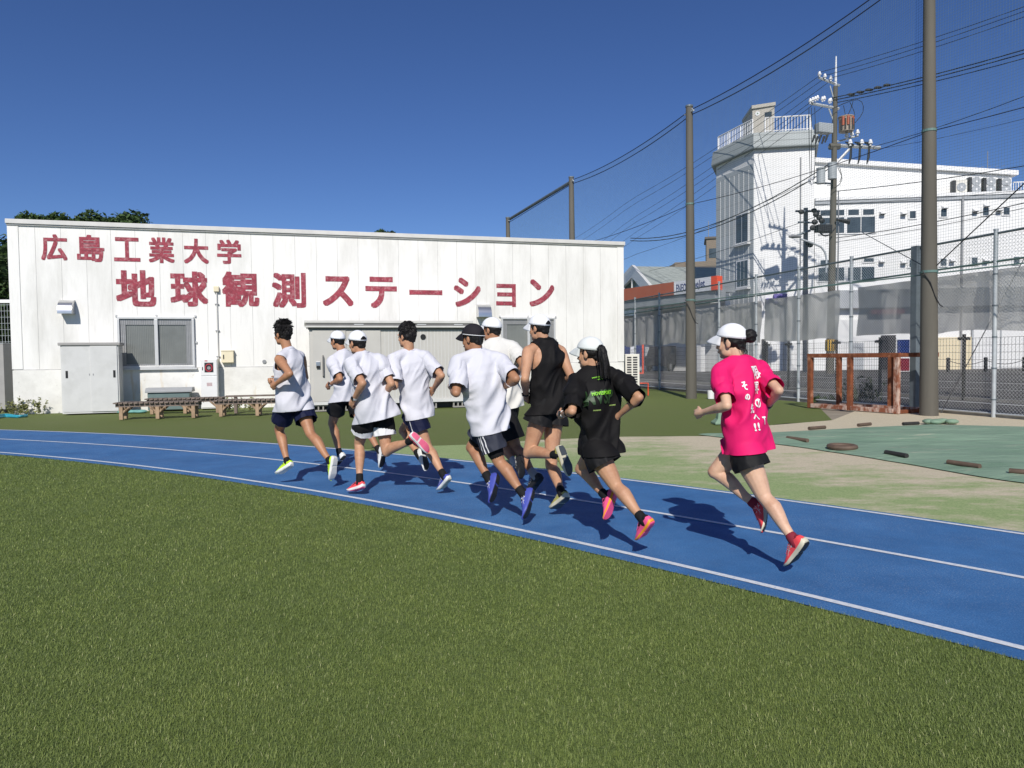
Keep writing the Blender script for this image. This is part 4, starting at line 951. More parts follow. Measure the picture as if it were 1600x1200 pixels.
q = MB(); q.box(.3, GL, -.9, -.05, z0 - .5, z0 - .02, GF); q.build('soffit', M['canopy'], t)
def sign_text(body, x_l, x_r, zb, zt, off=.02):
    V, Fc = text_polys(body, off); V = norm_box(V); q = MB(); q.add([GF.p(x_l + (x_r - x_l) * v[0], .097, zb + (zt - zb) * v[1]) for v in V], Fc); q.build('lettering', M['signblue'], t, fix=False)
sign_text('ENEOS', gx(1058.5), gx(1077), z0 + .12, z1 - .18); sign_text('EneJet', gx(1081), gx(1103.5), z0 + .14, z1 - .10)
q = MB(); q.box(GL * .2, GL, -3.2, -2.8, Zr, z0, GF); q.build('back_wall', M['shopwhite'], t)
for x in (GL * .3, GL * .75): q = MB(); q.box(x, x + .35, -2.2, -1.85, Zr - .1, z0, GF); q.build('column', M['shopwhite'], t)
q = MB(); q.box(GL * .12, GL * .4, -1.5, -1.3, 3.9, 4.5, GF); q.build('inner_sign', M['signwhite'], t)
# cream building block under the canopy line
a = at(955, 500, 52); b = at(1125, 500, 50); a.z = b.z = 0; F_, L_ = face(a, b)
mb = MB(); mb.box(0, L_, -3, 0, Zr - .2, 3.75, F_); o = mb.build('cream_shop', M['shopwhite']); tag(o, 'pale low shop wall under the filling station canopy', 'building')
mb = MB(); mb.box(-.2, L_ + .2, -3.2, .4, 3.76, 4.25, F_); q_ = mb.build('awning', M['cream'], o)
# gabled house
A_, B_ = at(989, 416, 60), at(1130, 418, 57); C_, D2 = at(1020, 452, 54.5), at(1135, 457, 52); E_ = at(958, 450, 66); Fq = at(1100, 452, 64)
t = thing('gabled_house', (C_.x, C_.y, 0), 'grey roofed building with a teal glazed gable behind the filling station', 'building')
q = MB(); q.prism([A_, B_, D2, C_], Vector((0, 0, -.25))); q.prism([A_, B_, Fq, E_], Vector((0, 0, -.25))); q.build('roof', M['roofgrey'], t)
q = MB(); dn = Vector((0, 0, -.3)); inn = Vector((.4, .1, 0)); q.prism([A_ + dn + inn, C_ + dn + inn, Vector((C_.x, C_.y, 0)) + inn, Vector((E_.x, E_.y, 0)) + inn, E_ + dn + inn], Vector((.2, .05, 0))); q.build('gable_glass', M['tealglass'], t)
q = MB()
for u, v in ((A_, C_), (A_, E_)): q.prism([u + Vector((-.12, -.1, .1)), v + Vector((-.12, -.1, .1)), v + Vector((-.12, -.1, -.85)), u + Vector((-.12, -.1, -.95))], Vector((.3, .2, 0)))
q.build('barge_board', M['whitemetal'], t); q = MB(); md = C_.lerp(E_, .5)
ga = A_ + Vector((0, 0, -.4)); q.tube([ga, Vector((md.x, md.y, ga.z - 3))], .09, 6); q.tube([ga.lerp(C_, .55), Vector((md.x, md.y, ga.z - 3))], .08, 6); q.tube([ga.lerp(E_, .55), Vector((md.x, md.y, ga.z - 3))], .08, 6); q.build('gable_bars', M['whitemetal'], t)
q = MB(); q.prism([Vector((C_.x, C_.y, 0)) + Vector((.5, .3, 0)), Vector((D2.x, D2.y, 0)) + Vector((0, .3, 0)), Vector((Fq.x, Fq.y, 0)), Vector((E_.x, E_.y, 0)) + Vector((.5, .3, 0))], Vector((0, 0, min(C_.z, D2.z) - .35))); q.build('wall', M['shopgrey'], t)
# brown apartment block far behind
a = at(1031, 500, 92); b = at(1135, 500, 90); a.z = b.z = 0; F_, L_ = face(a, b); x_m = F_.px(1054, 410)[0]; zt_ = F_.px(1080, 409)[1]
t = thing('brown_apartment_block', F_.p(L_ / 2, -5, 0), 'brown flat roofed apartment block far behind the filling station', 'building')
q = MB(); q.box(x_m, L_ + 3, -12, 0, 0, zt_, F_); q.build('main_wall', M['brown'], t)
q = MB(); q.loft([[F_.p(0, y, 0), F_.p(x_m, y, 0), F_.p(x_m, y, zt_), F_.p(0, y, zt_ - 1.2)] for y in (-12, -.5)]); q.build('side_wing', M['darkbrown'], t)
xa, z1 = F_.px(1104, 371.5); xb, _ = F_.px(1124, 371.5); q = MB(); q.box(xa, xb, -6, -1, zt_, z1, F_); q.build('lift_tower', M['brown'], t)
q = MB(); q.box(xa - .2, xb + .2, -6.2, -.8, z1, z1 + .25, F_); q.build('tower_cap', M['darkbrown'], t)
xa2, _ = F_.px(1108, 400); q = MB(); q.box(xa2, xa2 + .9, -1, -.96, zt_ + .5, zt_ + 1.7, F_); q.build('tower_window', M['dark_glass'], t)
q = MB(); q.box(x_m, L_ + 3, .0, .03, zt_ - 1.4, zt_ - .6, F_); q.build('window_band', M['darkbrown'], t)
q = MB(); xc = F_.px(1108, 360)[0]; q.tube([F_.p(xc, -3, z1), F_.p(xc, -3, z1 + 2.6)], .05, 5); q.build('aerial', M['alu_grey'], t)

# ---- parked dark car, blue boards
cp = at(1056, 560, 47); Fcar = Frame((cp.x, cp.y, Zr), 1.0); Fcar.y = -Fcar.y
t = thing('parked_car', Fcar.p(0, 0, 0), 'dark parked car seen through the fence beside the second net pole', 'car')
prof = [(-1.75, .35), (-1.75, .95), (-1.35, 1.05), (-.85, 1.62), (1.15, 1.66), (1.65, 1.1), (1.75, .9), (1.75, .35)]
q = MB(); q.loft([[Fcar.p(x, y, z) for x, z in prof] for y in (-1.5, 0)]); q.build('body', M['shopdark'], t, bevel=.05)
for a_, b_ in ((-.9, .1), (.2, 1.2)): q = MB(); q.add([Fcar.p(a_ + (.0 if a_ > 0 else -.15), .012, 1.08), Fcar.p(b_ + (.15 if b_ > 1 else 0), .012, 1.08), Fcar.p(b_, .012, 1.55), Fcar.p(a_ + .12, .012, 1.55)], [[0, 1, 2, 3]]); q.build('window', M['dark_glass'], t)
for x in (-1.1, 1.1):
    for y in (-1.4, .03):
        q = MB(); q.tube([Fcar.p(x, y - .1, .32), Fcar.p(x, y + .02, .32)], .32, 16); wo = q.build('wheel', M['black'], t, smooth=40)
        q = MB(); q.tube([Fcar.p(x, y + .02, .32), Fcar.p(x, y + .03, .32)], .19, 12); q.build('rim', M['alu_grey'], wo)
q = MB(); q.box(1.70, 1.77, -.4, -.1, .75, .92, Fcar); q.build('tail_light', M['redbright'], t)
a = at(976, 560, 44); Fs = Frame((a.x, a.y, Zr), .1); Fs.y = -Fs.y
t = thing('banner_stand', Fs.p(.5, 0, 0), 'blue and white banners in a red frame beside the air conditioner', 'banner')
for k_ in range(3): q = MB(); q.box(.36 * k_, .36 * k_ + .33, -.02, .02, .35 + (.5 if k_ < 2 else 0), 1.65, Fs); q.build('banner_cloth', M['navy'] if k_ != 1 else M['signwhite'], t)
q = MB(); q.box(1.10, 1.20, -.04, .04, -.1, 1.7, Fs); q.box(-.05, 1.10, -.04, .04, -.1, -.02, Fs); q.build('frame', M['redbright'], t)

# ================================================================== UTILITY POLES AND WIRES
UP = at(1297, 540, 36.0); UP.z = Zr; uptop = at(1305.5, 135, 36.0); ul = uptop - UP
t = thing('utility_pole', UP, 'tall concrete utility pole crowded with insulators and transformers in front of the white tower', 'utility pole')
def upz(py): return UP + ul * ((at(1300, py, 36).z - UP.z) / ul.z)
q = MB(); q.tube([UP + ul * (k_ / 8) for k_ in range(9)], [.21 - .10 * k_ / 8 for k_ in range(9)], 14); q.build('shaft', M['polec'], t, smooth=True)
q = MB(); q.tube([uptop + Vector((0, 0, -.3)), upz(88)], [.07, .03], 8); q.build('lightning_rod', M['whitemetal'], t, smooth=True)
def arm(pxa, pya, pxb, pyb, r=.06, m='galv', Yo=0.0, nm='crossarm'):
    q = MB(); q.tube([at(pxa, pya, 36 + Yo), at(pxb, pyb, 36 + Yo)], r, 6); return q.build(nm, M[m], t)
def insulator(px, py, par, s=1.0, Yo=0.):
    s *= .68
    p = at(px, py, 36 + Yo); q = MB(); q.cyl(p, .045 * s, .10 * s, 8); q.cyl(p + Vector((0, 0, .10 * s)), .10 * s, .07 * s, 10); q.ell(p + Vector((0, 0, .22 * s)), (.075 * s, .075 * s, .09 * s), n=8, m=6); q.build('insulator', M['porcelain'], par, smooth=40)
a1 = arm(1279, 121, 1312, 134); [insulator(x, y, a1, 1.3, -.1) for x, y in ((1280.5, 120), (1289, 123.5), (1298, 127))]
a2 = arm(1265, 161, 1311, 170, .07)
for x, y in ((1266, 162), (1270, 160), (1274, 158.5), (1277.5, 157), (1285, 159), (1288, 158), (1296, 162), (1298, 161)): insulator(x, y, a2, 1.25, -.12)
arm(1297, 134, 1302, 152, .03); arm(1295, 170, 1306, 198, .035)
a3 = arm(1300, 227, 1375, 231, .09); a3b = arm(1306, 222, 1341, 212, .05)
for x in (1328.5, 1346.5, 1360): insulator(x, 228, a3, 1.6, -.15)
for x, y in ((1323, 217), (1331, 214.5), (1340, 212)): insulator(x, y, a3b, 1.5, -.15)
for x in (1330, 1344, 1358):
    q = MB(); q.tube([at(x, 228, 35.9), at(x - 1, 246, 35.9), at(x - 3.5, 256, 35.7)], [.045, .06, .03], 6); q.build('switch', M['cable'], a3)
    q = MB(); q.tube([at(x - 9, 222, 35.9), at(x - 2, 224, 35.9), at(x + 4, 227, 35.9)], [.03, .075, .04], 6); q.build('surge_arrester', M['cable'], a3)
arm(1300, 262, 1328, 232, .07, 'alu'); arm(1296, 229, 1312, 229, .16, 'polec', 0, 'clamp')
# transformer drums and boxes
def drum(px0, py0, px1, py1, m, nm, Yo=-.3):
    a, b = at(px0, py1, 36 + Yo), at(px1, py0, 36 + Yo); c = (a + b) / 2; r_ = abs(b.x - a.x) / 2; q = MB(); q.cyl(Vector((c.x, c.y, a.z)), r_, b.z - a.z, 14); q.cyl(Vector((c.x, c.y, b.z)), r_ * 1.08, .05, 14); o = q.build(nm, M[m], t, smooth=35); return o, c, r_, a.z, b.z
o, c, r_, z0, z1 = drum(1311, 184, 1333, 206, 'transf_brown', 'transformer')
for k_ in range(4):
    q = MB(); an = -2.4 + k_ * .7; p = Vector((c.x + r_ * .95 * math.cos(an), c.y + r_ * .95 * math.sin(an), z0 + .25)); q.cyl(p, .07, .42, 8); q.build('bushing', M['redfascia'], o)
for k_ in range(5): q = MB(); an = -2.6 + k_ * .5; p = Vector((c.x + r_ * 1.03 * math.cos(an), c.y + r_ * 1.03 * math.sin(an), z0 + .1)); q.box(p.x - .03, p.x + .03, p.y - .03, p.y + .03, z0 + .05, z1 - .1); q.build('fin', M['cable'], o)
q = MB(); F_ = Frame(at(1287, 205, 35.7), .3); q.box(-.42, .42, -.2, .2, -.12, .36, F_); q.build('switch_box', M['transf'], t, bevel=.04)
for k_ in range(5): q = MB(); p = at(1273 + k_ * 5, 211 + (k_ % 2) * 2, 35.5); q.tube([p, p + Vector((-.12, 0, -.35))], [.06, .04], 6); q.build('bushing', M['cable'], t)
drum(1276, 264, 1289, 287, 'transf', 'transformer'); drum(1294, 256, 1307, 280, 'transf', 'transformer', -.5)
arm(1264, 285, 1300, 287, .05); [insulator(x, y, t, 1.2, -.2) for x, y in ((1265, 286), (1270, 283), (1268, 290))]
for (x0, y0, x1, y1) in ((1276, 352, 1295, 363),):
    q = MB(); p = at(1286, 358, 35.4); F_ = Frame(p, .2); q.box(-.38, .38, -.2, .2, -.16, .2, F_); q.build('junction_box', M['cable'], t, bevel=.03)
for x, y in ((1275, 335), (1280, 340), (1273, 347), (1284, 345), (1270, 356)): q = MB(); p = at(x, y, 35.5); q.ell(p, (.16, .12, .14), n=8, m=6); q.build('splice', M['cable'], t)
q = MB(); q.tube([at(1275, 356 + 13 * math.sin(u * 3.14 / 8), 35.4) + Vector((.02 * u * 3, 0, 0)) + Vector((u * .06, 0, 0)) for u in range(9)], .035, 6); q.build('cable_loop', M['cable'], t, smooth=True)
q = MB(); q.tube([at(1306, 343, 35.7), at(1328, 347, 35.5)], [.05, .14], 6); q.build('cable_clamp', M['cable'], t)
q = MB(); q.cyl(at(1297, 548, 36) , .235, .55, 14); q.build('hazard_sleeve', M['hazardy'], t)
q = MB()
for k_ in range(5):
    an = -2.6 + k_ * .5; p = at(1297, 548, 36) + Vector((.24 * math.cos(an), .24 * math.sin(an), .01)); q.box(p.x - .03, p.x + .03, p.y - .01, p.y + .01, p.z, p.z + .53)
q.build('hazard_stripe', M['black'], t)
for k_ in range(9): p = upz(470 - k_ * 30); q = MB(); q.tube([p + Vector((-.34, -.02, 0)), p + Vector((.34, -.02, .02))], .012, 5); q.build('step_bolt', M['galv'], t)
q = MB(); q.tube([upz(470) + Vector((.24, -.15, 0)), upz(360) + Vector((.22, -.15, 0)), upz(300) + Vector((.18, -.15, 0))], .035, 6); q.build('riser_pipe', M['alu_grey'], t)
for (pts) in (((1300, 170), (1345, 150), (1352, 175), (1330, 198)), ((1318, 165), (1322, 185), (1320, 195)), ((1328, 160), (1338, 180), (1328, 196)), ((1333, 158), (1328, 175), (1318, 190)), ((1264, 168), (1264, 215), (1266, 285)), ((1273, 168), (1275, 220), (1272, 280)), ((1268, 168), (1268, 275)), ((1309, 262), (1318, 280), (1308, 292), (1302, 294)), ((1312, 262), (1316, 275), (1312, 284))):
    q = MB(); P_ = [at(x, y, 35.6) for x, y in pts]; sm = []
    for k_ in range(len(P_) - 1):
        for u in (0, .33, .66): sm.append(P_[k_].lerp(P_[k_ + 1], u))
    sm.append(P_[-1]); 
    for _ in range(2): sm = [sm[0]] + [(sm[i - 1] + sm[i] * 2 + sm[i + 1]) / 4 for i in range(1, len(sm) - 1)] + [sm[-1]]
    q.tube(sm, .016, 4); q.build('jumper_cable', M['cable'], t)
# second, shorter pole
U2 = at(1258.5, 540, 40); U2.z = Zr; tp = at(1259, 325, 40)
t2 = thing('telephone_pole', U2, 'shorter thin utility pole with a street lamp left of the tall one', 'utility pole')
q = MB(); q.tube([U2, tp], [.16, .12], 12); q.build('shaft', M['concrete'], t2, smooth=True)
for (a, b, r_) in (((1243, 330), (1281, 330), .06), ((1247, 347), (1270, 348), .05), ((1245, 368), (1266, 360), .07)): q = MB(); q.tube([at(*a, 39.7), at(*b, 39.7)], r_, 6); q.build('crossarm', M['dkgalv'], t2)
for x, y in ((1252, 331), (1272, 329), (1276, 333), (1263, 380), (1266, 383)): q = MB(); q.ell(at(x, y, 39.6), (.17, .13, .13), n=8, m=6); q.build('splice', M['cable'], t2)
q = MB(); ps = [at(1291, 426, 35.3), at(1291.5, 405, 35.3), at(1289, 394, 35.3), at(1283, 386, 35.3), at(1270, 380, 35.3), at(1250, 373, 35.3)]; q.tube(ps, .05, 8); o = q.build('street_lamp', M['galv'], smooth=True); tag(o, 'curved grey street lamp arm held on the tall utility pole', 'street lamp')
q2 = MB(); p = at(1242, 370, 35.3); q2.loft([[p + Vector((x, y * w_, z * w_)) for y, z in ((-.1, 0), (0, .1), (.1, 0), (0, -.06))] for x, w_ in ((-.3, .6), (-.1, 1.2), (.3, .9))]); q2.build('lamp_head', M['alu_grey'], o)
# wires: held level, so each pixel line fixes its own distance
def wire(pa, pb, za, zb, label, r=.016, sag=.0, cat='power line', m='cable', grp='overhead wires'):
    a, b = atz(*pa, za), atz(*pb, zb); n = 14; pts = [a.lerp(b, k_ / n) + Vector((0, 0, -sag * 4 * (k_ / n) * (1 - k_ / n))) for k_ in range(n + 1)]
    q = MB(); q.tube(pts, r, 4); o = q.build('power_line', M[m], smooth=True); return tag(o, label, cat, grp)
def zat(px, py): return at(px, py, 36).z
LW_ = [((1281, 118), (985, 312), .016), ((1289, 122), (985, 322), .016), ((1298, 126), (985, 343), .016), ((1266, 160), (985, 352), .016), ((1275, 160), (985, 368), .016), ((1287, 166), (985, 378), .016), ((1270, 280), (985, 400), .014), ((1290, 333), (985, 430), .014)]
ORD = ['topmost', 'second', 'third', 'fourth', 'fifth', 'sixth', 'seventh', 'eighth', 'ninth', 'tenth', 'eleventh', 'lowest']
def far_end(a, b, za, k_): A_, B_ = atz(*a, za), atz(*b, za); return A_ + (B_ - A_) * k_
for i, (a, b, r_) in enumerate(LW_):
    z = zat(*a); A_ = atz(*a, z); B_ = far_end(a, b, z, 3.2); q = MB(); q.tube([A_.lerp(B_, k_ / 24) + Vector((0, 0, -.3 * abs(math.sin(k_ / 24 * math.pi * 3.2)))) for k_ in range(25)], r_, 4); o = q.build('power_line', M['cable'], smooth=True)
    tag(o, '%s thin black wire running left from the tall utility pole down the street' % (ORD[i] if i < 7 else 'lowest'), 'power line', 'overhead wires')
for a, b, nm in (((1298, 255), (985, 372), 'upper'), ((1298, 262), (985, 376), 'lower')): z = zat(*a); wire(a, b, z, z, nm + ' cable of the sagging bundle running left from the tall utility pole', .03, 1.1)
RW_ = [((1281, 113), (1640, -4), .018), ((1289, 118), (1640, 3), .018), ((1298, 122), (1640, 12), .018), ((1300, 153), (1640, 66), .032), ((1300, 157), (1640, 72), .032), ((1303, 161), (1640, 80), .026), ((1362, 230), (1640, 135), .02), ((1364, 234), (1640, 175), .012), ((1303, 299), (1640, 252), .026), ((1302, 318), (1640, 292), .014), ((1306, 372), (1640, 308), .024), ((1306, 378), (1640, 316), .016)]
for i, (a, b, r_) in enumerate(RW_): z = zat(*a); wire(a, b, z, z, '%s black overhead wire running right from the tall utility pole' % ORD[i], r_ * .75, .12)
for k_ in range(5):
    q = MB(); z = zat(1300, 155); p = atz(1330 + 14 * k_, 155 - (30 + 14 * k_) * .262 + .6, z); q.ell(p, (.20, .08, .07), n=8, m=5); o = q.build('cable_joint', M['cable'], smooth=True); tag(o, 'small black joint on the thick cables right of the utility pole', 'cable joint', 'joints on the thick cables')
# ================================================================== PEOPLE: builder
def bake(mb, voxel, smooth_it=4, fac=.5):
    me = mb.mesh('tmp', [], fix=True); o = bpy.data.objects.new('tmp', me); COL.objects.link(o)
    m = o.modifiers.new('r', 'REMESH'); m.mode = 'VOXEL'; m.voxel_size = voxel; m.use_smooth_shade = True
    s = o.modifiers.new('s', 'SMOOTH'); s.factor = fac; s.iterations = smooth_it
    out = bpy.data.meshes.new_from_object(o.evaluated_get(bpy.context.evaluated_depsgraph_get()))
    bpy.data.objects.remove(o); bpy.data.meshes.remove(me); return out
def co_get(me): V = np.empty(len(me.vertices) * 3, np.float32); me.vertices.foreach_get('co', V); return V.reshape(-1, 3)
def co_set(me, V): me.vertices.foreach_set('co', np.ascontiguousarray(V, np.float32).ravel()); me.update()
def no_get(me): V = np.empty(len(me.vertices) * 3, np.float32); me.vertices.foreach_get('normal', V); return V.reshape(-1, 3)
def perp(v, ax): return (v - ax * v.dot(ax)).normalized()
def rotz(v, deg): a = math.radians(deg); return Vector((v.x * math.cos(a) - v.y * math.sin(a), v.x * math.sin(a) + v.y * math.cos(a), v.z))
def solve(p, px, L, sg):
    d = ray(*px); m = EYE - p; b = -(m.dot(d)); disc = b * b - m.dot(m) + L * L
    t = b + (sg * math.sqrt(disc) if disc > 0 else 0); q = EYE + d * t
    return q, (q - p).length / L
def limb(mb, a, b, prof, back=None, n=14):
    """prof: (t, radius, bulge) along a->b; rounded ends"""
    ax = (b - a); L = ax.length; ax = ax / L; ref = perp(back, ax) if back else perp(Vector((.3, .2, 1)) if abs(ax.z) < .9 else Vector((1, 0, 0)), ax); sd = ax.cross(ref); rings = []
    t0, r0, o0 = prof[0]; t1, r1, o1 = prof[-1]
    seq = [(t0 * L - r0 * math.cos(e), r0 * max(.05, math.sin(e)), o0) for e in (.12, .5, .95)] + [(t * L, r, o) for t, r, o in prof] + [(t1 * L + r1 * math.cos(e), r1 * max(.05, math.sin(e)), o1) for e in (.95, .5, .12)]
    for s_, r, o in seq:
        c = a + ax * s_ + ref * o; rings.append([c + (ref * math.cos(q) + sd * math.sin(q)) * r for q in [2 * math.pi * k / n for k in range(n)]])
    mb.loft(rings)
def nz(x, y, z): return noise.noise(Vector((x, y, z)))
def fold(x, y, z):
    a = nz(x, y, z); b = nz(x * 2.1 + 5, y * 2.1, z * 2.1)
    return math.exp(-(a * 4.2) ** 2) + .25 * math.exp(-(b * 4.2) ** 2)
SK = {}
def cloth(name, col, rough=.75, var=.03, sheen=.0):
    m, nt, bs = newmat(name); n = noise_tex(nt, 3, 4); r = ramp(nt, n.outputs[0], [(.3, tuple(c * (1 - var) for c in col)), (.7, tuple(min(1, c * (1 + var)) for c in col))])
    nt.links.new(r.outputs[0], bs.inputs['Base Color']); bs.inputs['Roughness'].default_value = rough; bs.inputs['Specular IOR Level'].default_value = .25 if max(col) > .1 else .13
    n1 = noise_tex(nt, 34, 4, .6); n2 = noise_tex(nt, 700, 2, .5); ad = N(nt, 'ShaderNodeMath', operation='MULTIPLY_ADD'); ad.inputs[1].default_value = .12; nt.links.new(n2.outputs[0], ad.inputs[0]); nt.links.new(n1.outputs[0], ad.inputs[2])
    b = N(nt, 'ShaderNodeBump'); b.inputs['Strength'].default_value = .16; b.inputs['Distance'].default_value = .008; nt.links.new(ad.outputs[0], b.inputs['Height']); nt.links.new(b.outputs[0], bs.inputs['Normal'])
    return m
def skin(name, col):
    m, nt, bs = newmat(name); n = noise_tex(nt, 7, 7, .7); r = ramp(nt, n.outputs[0], [(.32, (col[0] * .80, col[1] * .72, col[2] * .68)), (.52, col), (.7, (min(1, col[0] * 1.12), col[1] * 1.12, col[2] * 1.10))])
    nt.links.new(r.outputs[0], bs.inputs['Base Color']); bs.inputs['Roughness'].default_value = .52; bs.inputs['Specular IOR Level'].default_value = .42
    bs.inputs['Subsurface Weight'].default_value = .06; bs.inputs['Subsurface Radius'].default_value = (.02, .008, .004); bs.inputs['Subsurface Scale'].default_value = .3
    add_bump(nt, bs, 60, .12, 5); return m
M['hair'] = pm('black_hair', (.009, .008, .008), .55, .3, 40, bump=.5, bscale=90, spec=.3)
M['sole_white'] = pm('white_foam', (.72, .72, .69), .6, .05, 9)
M['eye'] = pm('dark_eye', (.012, .009, .008), .2, .1, 5)
M['lip'] = pm('lip', (.34, .13, .105), .5, .1, 9)
M['sock_black'] = cloth('black_sock', (.014, .014, .015)); M['sock_grey'] = cloth('grey_sock', (.36, .36, .36)); M['sock_red'] = cloth('red_sock', (.22, .02, .035))
M['band_black'] = pm('black_band', (.015, .015, .016), .4, .1, 9); M['band_white'] = pm('white_band', (.7, .7, .7), .4, .05, 9)

def person(c):
    H = c['H']; k = H / 1.7; RP = []
    P = at(*c['pel'], c['d0']); r_ = P - TC; r_.z = 0; f = Vector((-r_.y, r_.x, 0)).normalized(); f = rotz(f, c.get('yaw', 0)); l = rotz(f, 90); up = Vector((0, 0, 1))
    def sv(a, key, L, tag_):
        px, sg = c[key][:2], c[key][2]; q, rr = solve(a, px, L, sg); RP.append((tag_, round(rr, 2))); return q
    Nk = sv(P, 'neck', .32 * H, 'torso'); spine = (Nk - P); sl = spine.length; su = spine / sl
    lp = rotz(l, c.get('hip_tw', 0)); lp = perp(lp, su)
    HP = [P + lp * .085 * k, P - lp * .085 * k]
    B = Nk - su * .045 * k
    SH = [sv(B, 'shL', .105 * H, 'shL'), sv(B, 'shR', .105 * H, 'shR')]
    ls = perp((SH[0] - SH[1]).normalized(), su)
    EL, WR, KN, AN, TO = [], [], [], [], []
    lk_ = 1.0
    if c.get('stand'):                        # leg length that brings the planted foot to the ground
        s_ = c['stand']; i_ = 'LR'.index(s_)
        while lk_ > .86:
            q, _ = solve(HP[i_], c['kn' + s_][:2], .248 * H * lk_, c['kn' + s_][2]); a, _ = solve(q, c['an' + s_][:2], .238 * H * lk_, c['an' + s_][2]); t_, _ = solve(a, c['to' + s_][:2], .118 * H, c['to' + s_][2])
            if t_.z < .035: break
            lk_ -= .004
    for i, s in enumerate('LR'):
        e = sv(SH[i], 'el' + s, .170 * H, 'el' + s); EL.append(e); WR.append(sv(e, 'wr' + s, .145 * H, 'wr' + s))
        q = sv(HP[i], 'kn' + s, .248 * H * lk_, 'kn' + s); KN.append(q); a = sv(q, 'an' + s, .238 * H * lk_, 'an' + s); AN.append(a); TO.append(sv(a, 'to' + s, .118 * H, 'to' + s))
    hf = rotz(f, c.get('look', 0)); pit = math.radians(c.get('pitch', 4)); hf = (hf * math.cos(pit) - up * math.sin(pit)).normalized()
    HC = at(*c['head'], (Nk + hf * .03).y)
    roll = c.get('roll', 0)
    hu = perp(up * 1 + (HC - Nk).normalized() * .25, hf); hl = hu.cross(hf).normalized()
    hk = .90 * (k ** .3) * c.get('hs', 1)
    hp = lambda x, y, z: HC + (hl * x + hf * y + hu * z) * hk
    root = thing('person', Vector((P.x, P.y, 0)), c['label'], 'runner', 'runners on the track'); W0 = WORLD[root.name]
    vox = c.get('vox', .0068)
    def lat(t):
        q = min(1, max(0, t)); return perp(lp.lerp(ls, q * q * (3 - 2 * q)), su)
    def ring(t, a, b, n=28, ex=2.4, off=0):
        x_ = lat(t); y_ = su.cross(x_); y_ = -y_ if y_.dot(f) < 0 else y_
        cc = P + su * (t * sl) + y_ * off; out = []
        for q in [2 * math.pi * i / n for i in range(n)]:
            cs, sn = math.cos(q), math.sin(q); out.append(cc + x_ * (a * k * math.copysign(abs(cs) ** (2 / ex), cs)) + y_ * (b * k * math.copysign(abs(sn) ** (2 / ex), sn)))
        return out
    skm = c['skin']; fem = c.get('fem', False)
    # ------------------------------------------------ body
    mb = MB()
    mb.loft([ring(t, a, b, 20, 2.1) for t, a, b in ((-.16, .05, .05), (-.10, .13, .10), (.02, .155, .11), (.22, .13 if not fem else .118, .095), (.45, .142, .105), (.68, .155 if not fem else .14, .112), (.84, .142, .095), (.95, .085, .07), (1.0, .06, .06))])
    for i in (0, 1):
        S_, E_, W_ = SH[i], EL[i], WR[i]; sd = 1 if i == 0 else -1; out = ls * sd; g_ = .88 if fem else 1.0
        limb(mb, B + su * .03 * k, S_, [(0, .05 * k, 0), (.6, .05 * k, 0), (1, .052 * k * g_, 0)])
        limb(mb, S_, E_, [(0, .054 * k * g_, .004), (.25, .052 * k * g_, .004), (.55, .043 * k * g_, 0), (1, .036 * k * g_, 0)], out)
        limb(mb, E_, W_, [(0, .037 * k * g_, 0), (.25, .041 * k * g_, 0), (.6, .032 * k * g_, 0), (1, .0235 * k * g_, 0)])
        K_, A_ = KN[i], AN[i]; bk = -f; tk = 1.10 if fem else 1.0
        tb = perp(((A_ - K_).normalized() - (HP[i] - K_).normalized() * -1.0) if False else bk, (K_ - HP[i]).normalized())
        limb(mb, HP[i], K_, [(.02, .066 * k, 0), (.28, .083 * k * tk, 0), (.5, .076 * k * tk, -.006), (.8, .060 * k * tk, 0), (1, .052 * k, 0)], tb)
        sb = perp((HP[i] - K_).normalized() * -0.0 + bk * .6 + su * .0 + (perp(HP[i] - K_, (A_ - K_).normalized()) * -1.0) * -1.0, (A_ - K_).normalized())
        # calf lies on the flexed side of the shank: the side the thigh folds towards, blended with straight back
        limb(mb, K_, A_, [(0, .050 * k, 0), (.10, .049 * k, .004), (.28, .055 * k, .014), (.45, .049 * k, .010), (.7, .036 * k, 0), (.9, .030 * k, 0), (1, .033 * k, 0)], sb)
        # foot core, hidden inside the shoe
        limb(mb, A_, A_.lerp(TO[i], .45), [(0, .032 * k, 0), (.6, .022 * k, 0), (1, .018 * k, 0)])
        # hand: loose fist, five fingers
        d = (W_ - E_).normalized(); pn = perp(-out, d); wd = d.cross(pn); wd = wd if wd.dot(up) > 0 else -wd; hs = k * (.92 if fem else 1)
        limb(mb, W_ - d * .02, W_ + d * .075 * hs, [(0, .023 * hs, 0), (.5, .027 * hs, 0), (1, .026 * hs, 0)])
        mb.ell(W_ + d * .055 * hs, (.04 * hs, .019 * hs, .042 * hs), (wd, pn, d), 12, 8)
        for j in range(4):
            o_ = (1.5 - j) * .0195 * hs; fl = (.95, 1.05, 1.0, .8)[j] * hs; p0 = W_ + d * .088 * hs + wd * o_; cu = (.55, .6, .65, .75)[j]
            p1 = p0 + (d * math.cos(cu) + pn * math.sin(cu)) * .040 * fl; p2 = p1 + (d * math.cos(cu + 1.35) + pn * math.sin(cu + 1.35)) * .026 * fl; p3 = p2 + (d * math.cos(cu + 2.5) + pn * math.sin(cu + 2.5)) * .020 * fl
            mb.tube([p0 - d * .02, p0, p1, p2, p3], [.0095 * hs, .0095 * hs, .0088 * hs, .008 * hs, .007 * hs], 8)
        q0 = W_ + d * .03 * hs + wd * .03 * hs; q1 = q0 + (d * .75 + wd * .5 + pn * .35).normalized() * .04 * hs; q2 = q1 + (d * .8 + pn * .6).normalized() * .032 * hs; mb.tube([q0 - wd * .012, q0, q1, q2], [.012 * hs, .0115 * hs, .0095 * hs, .008 * hs], 8)
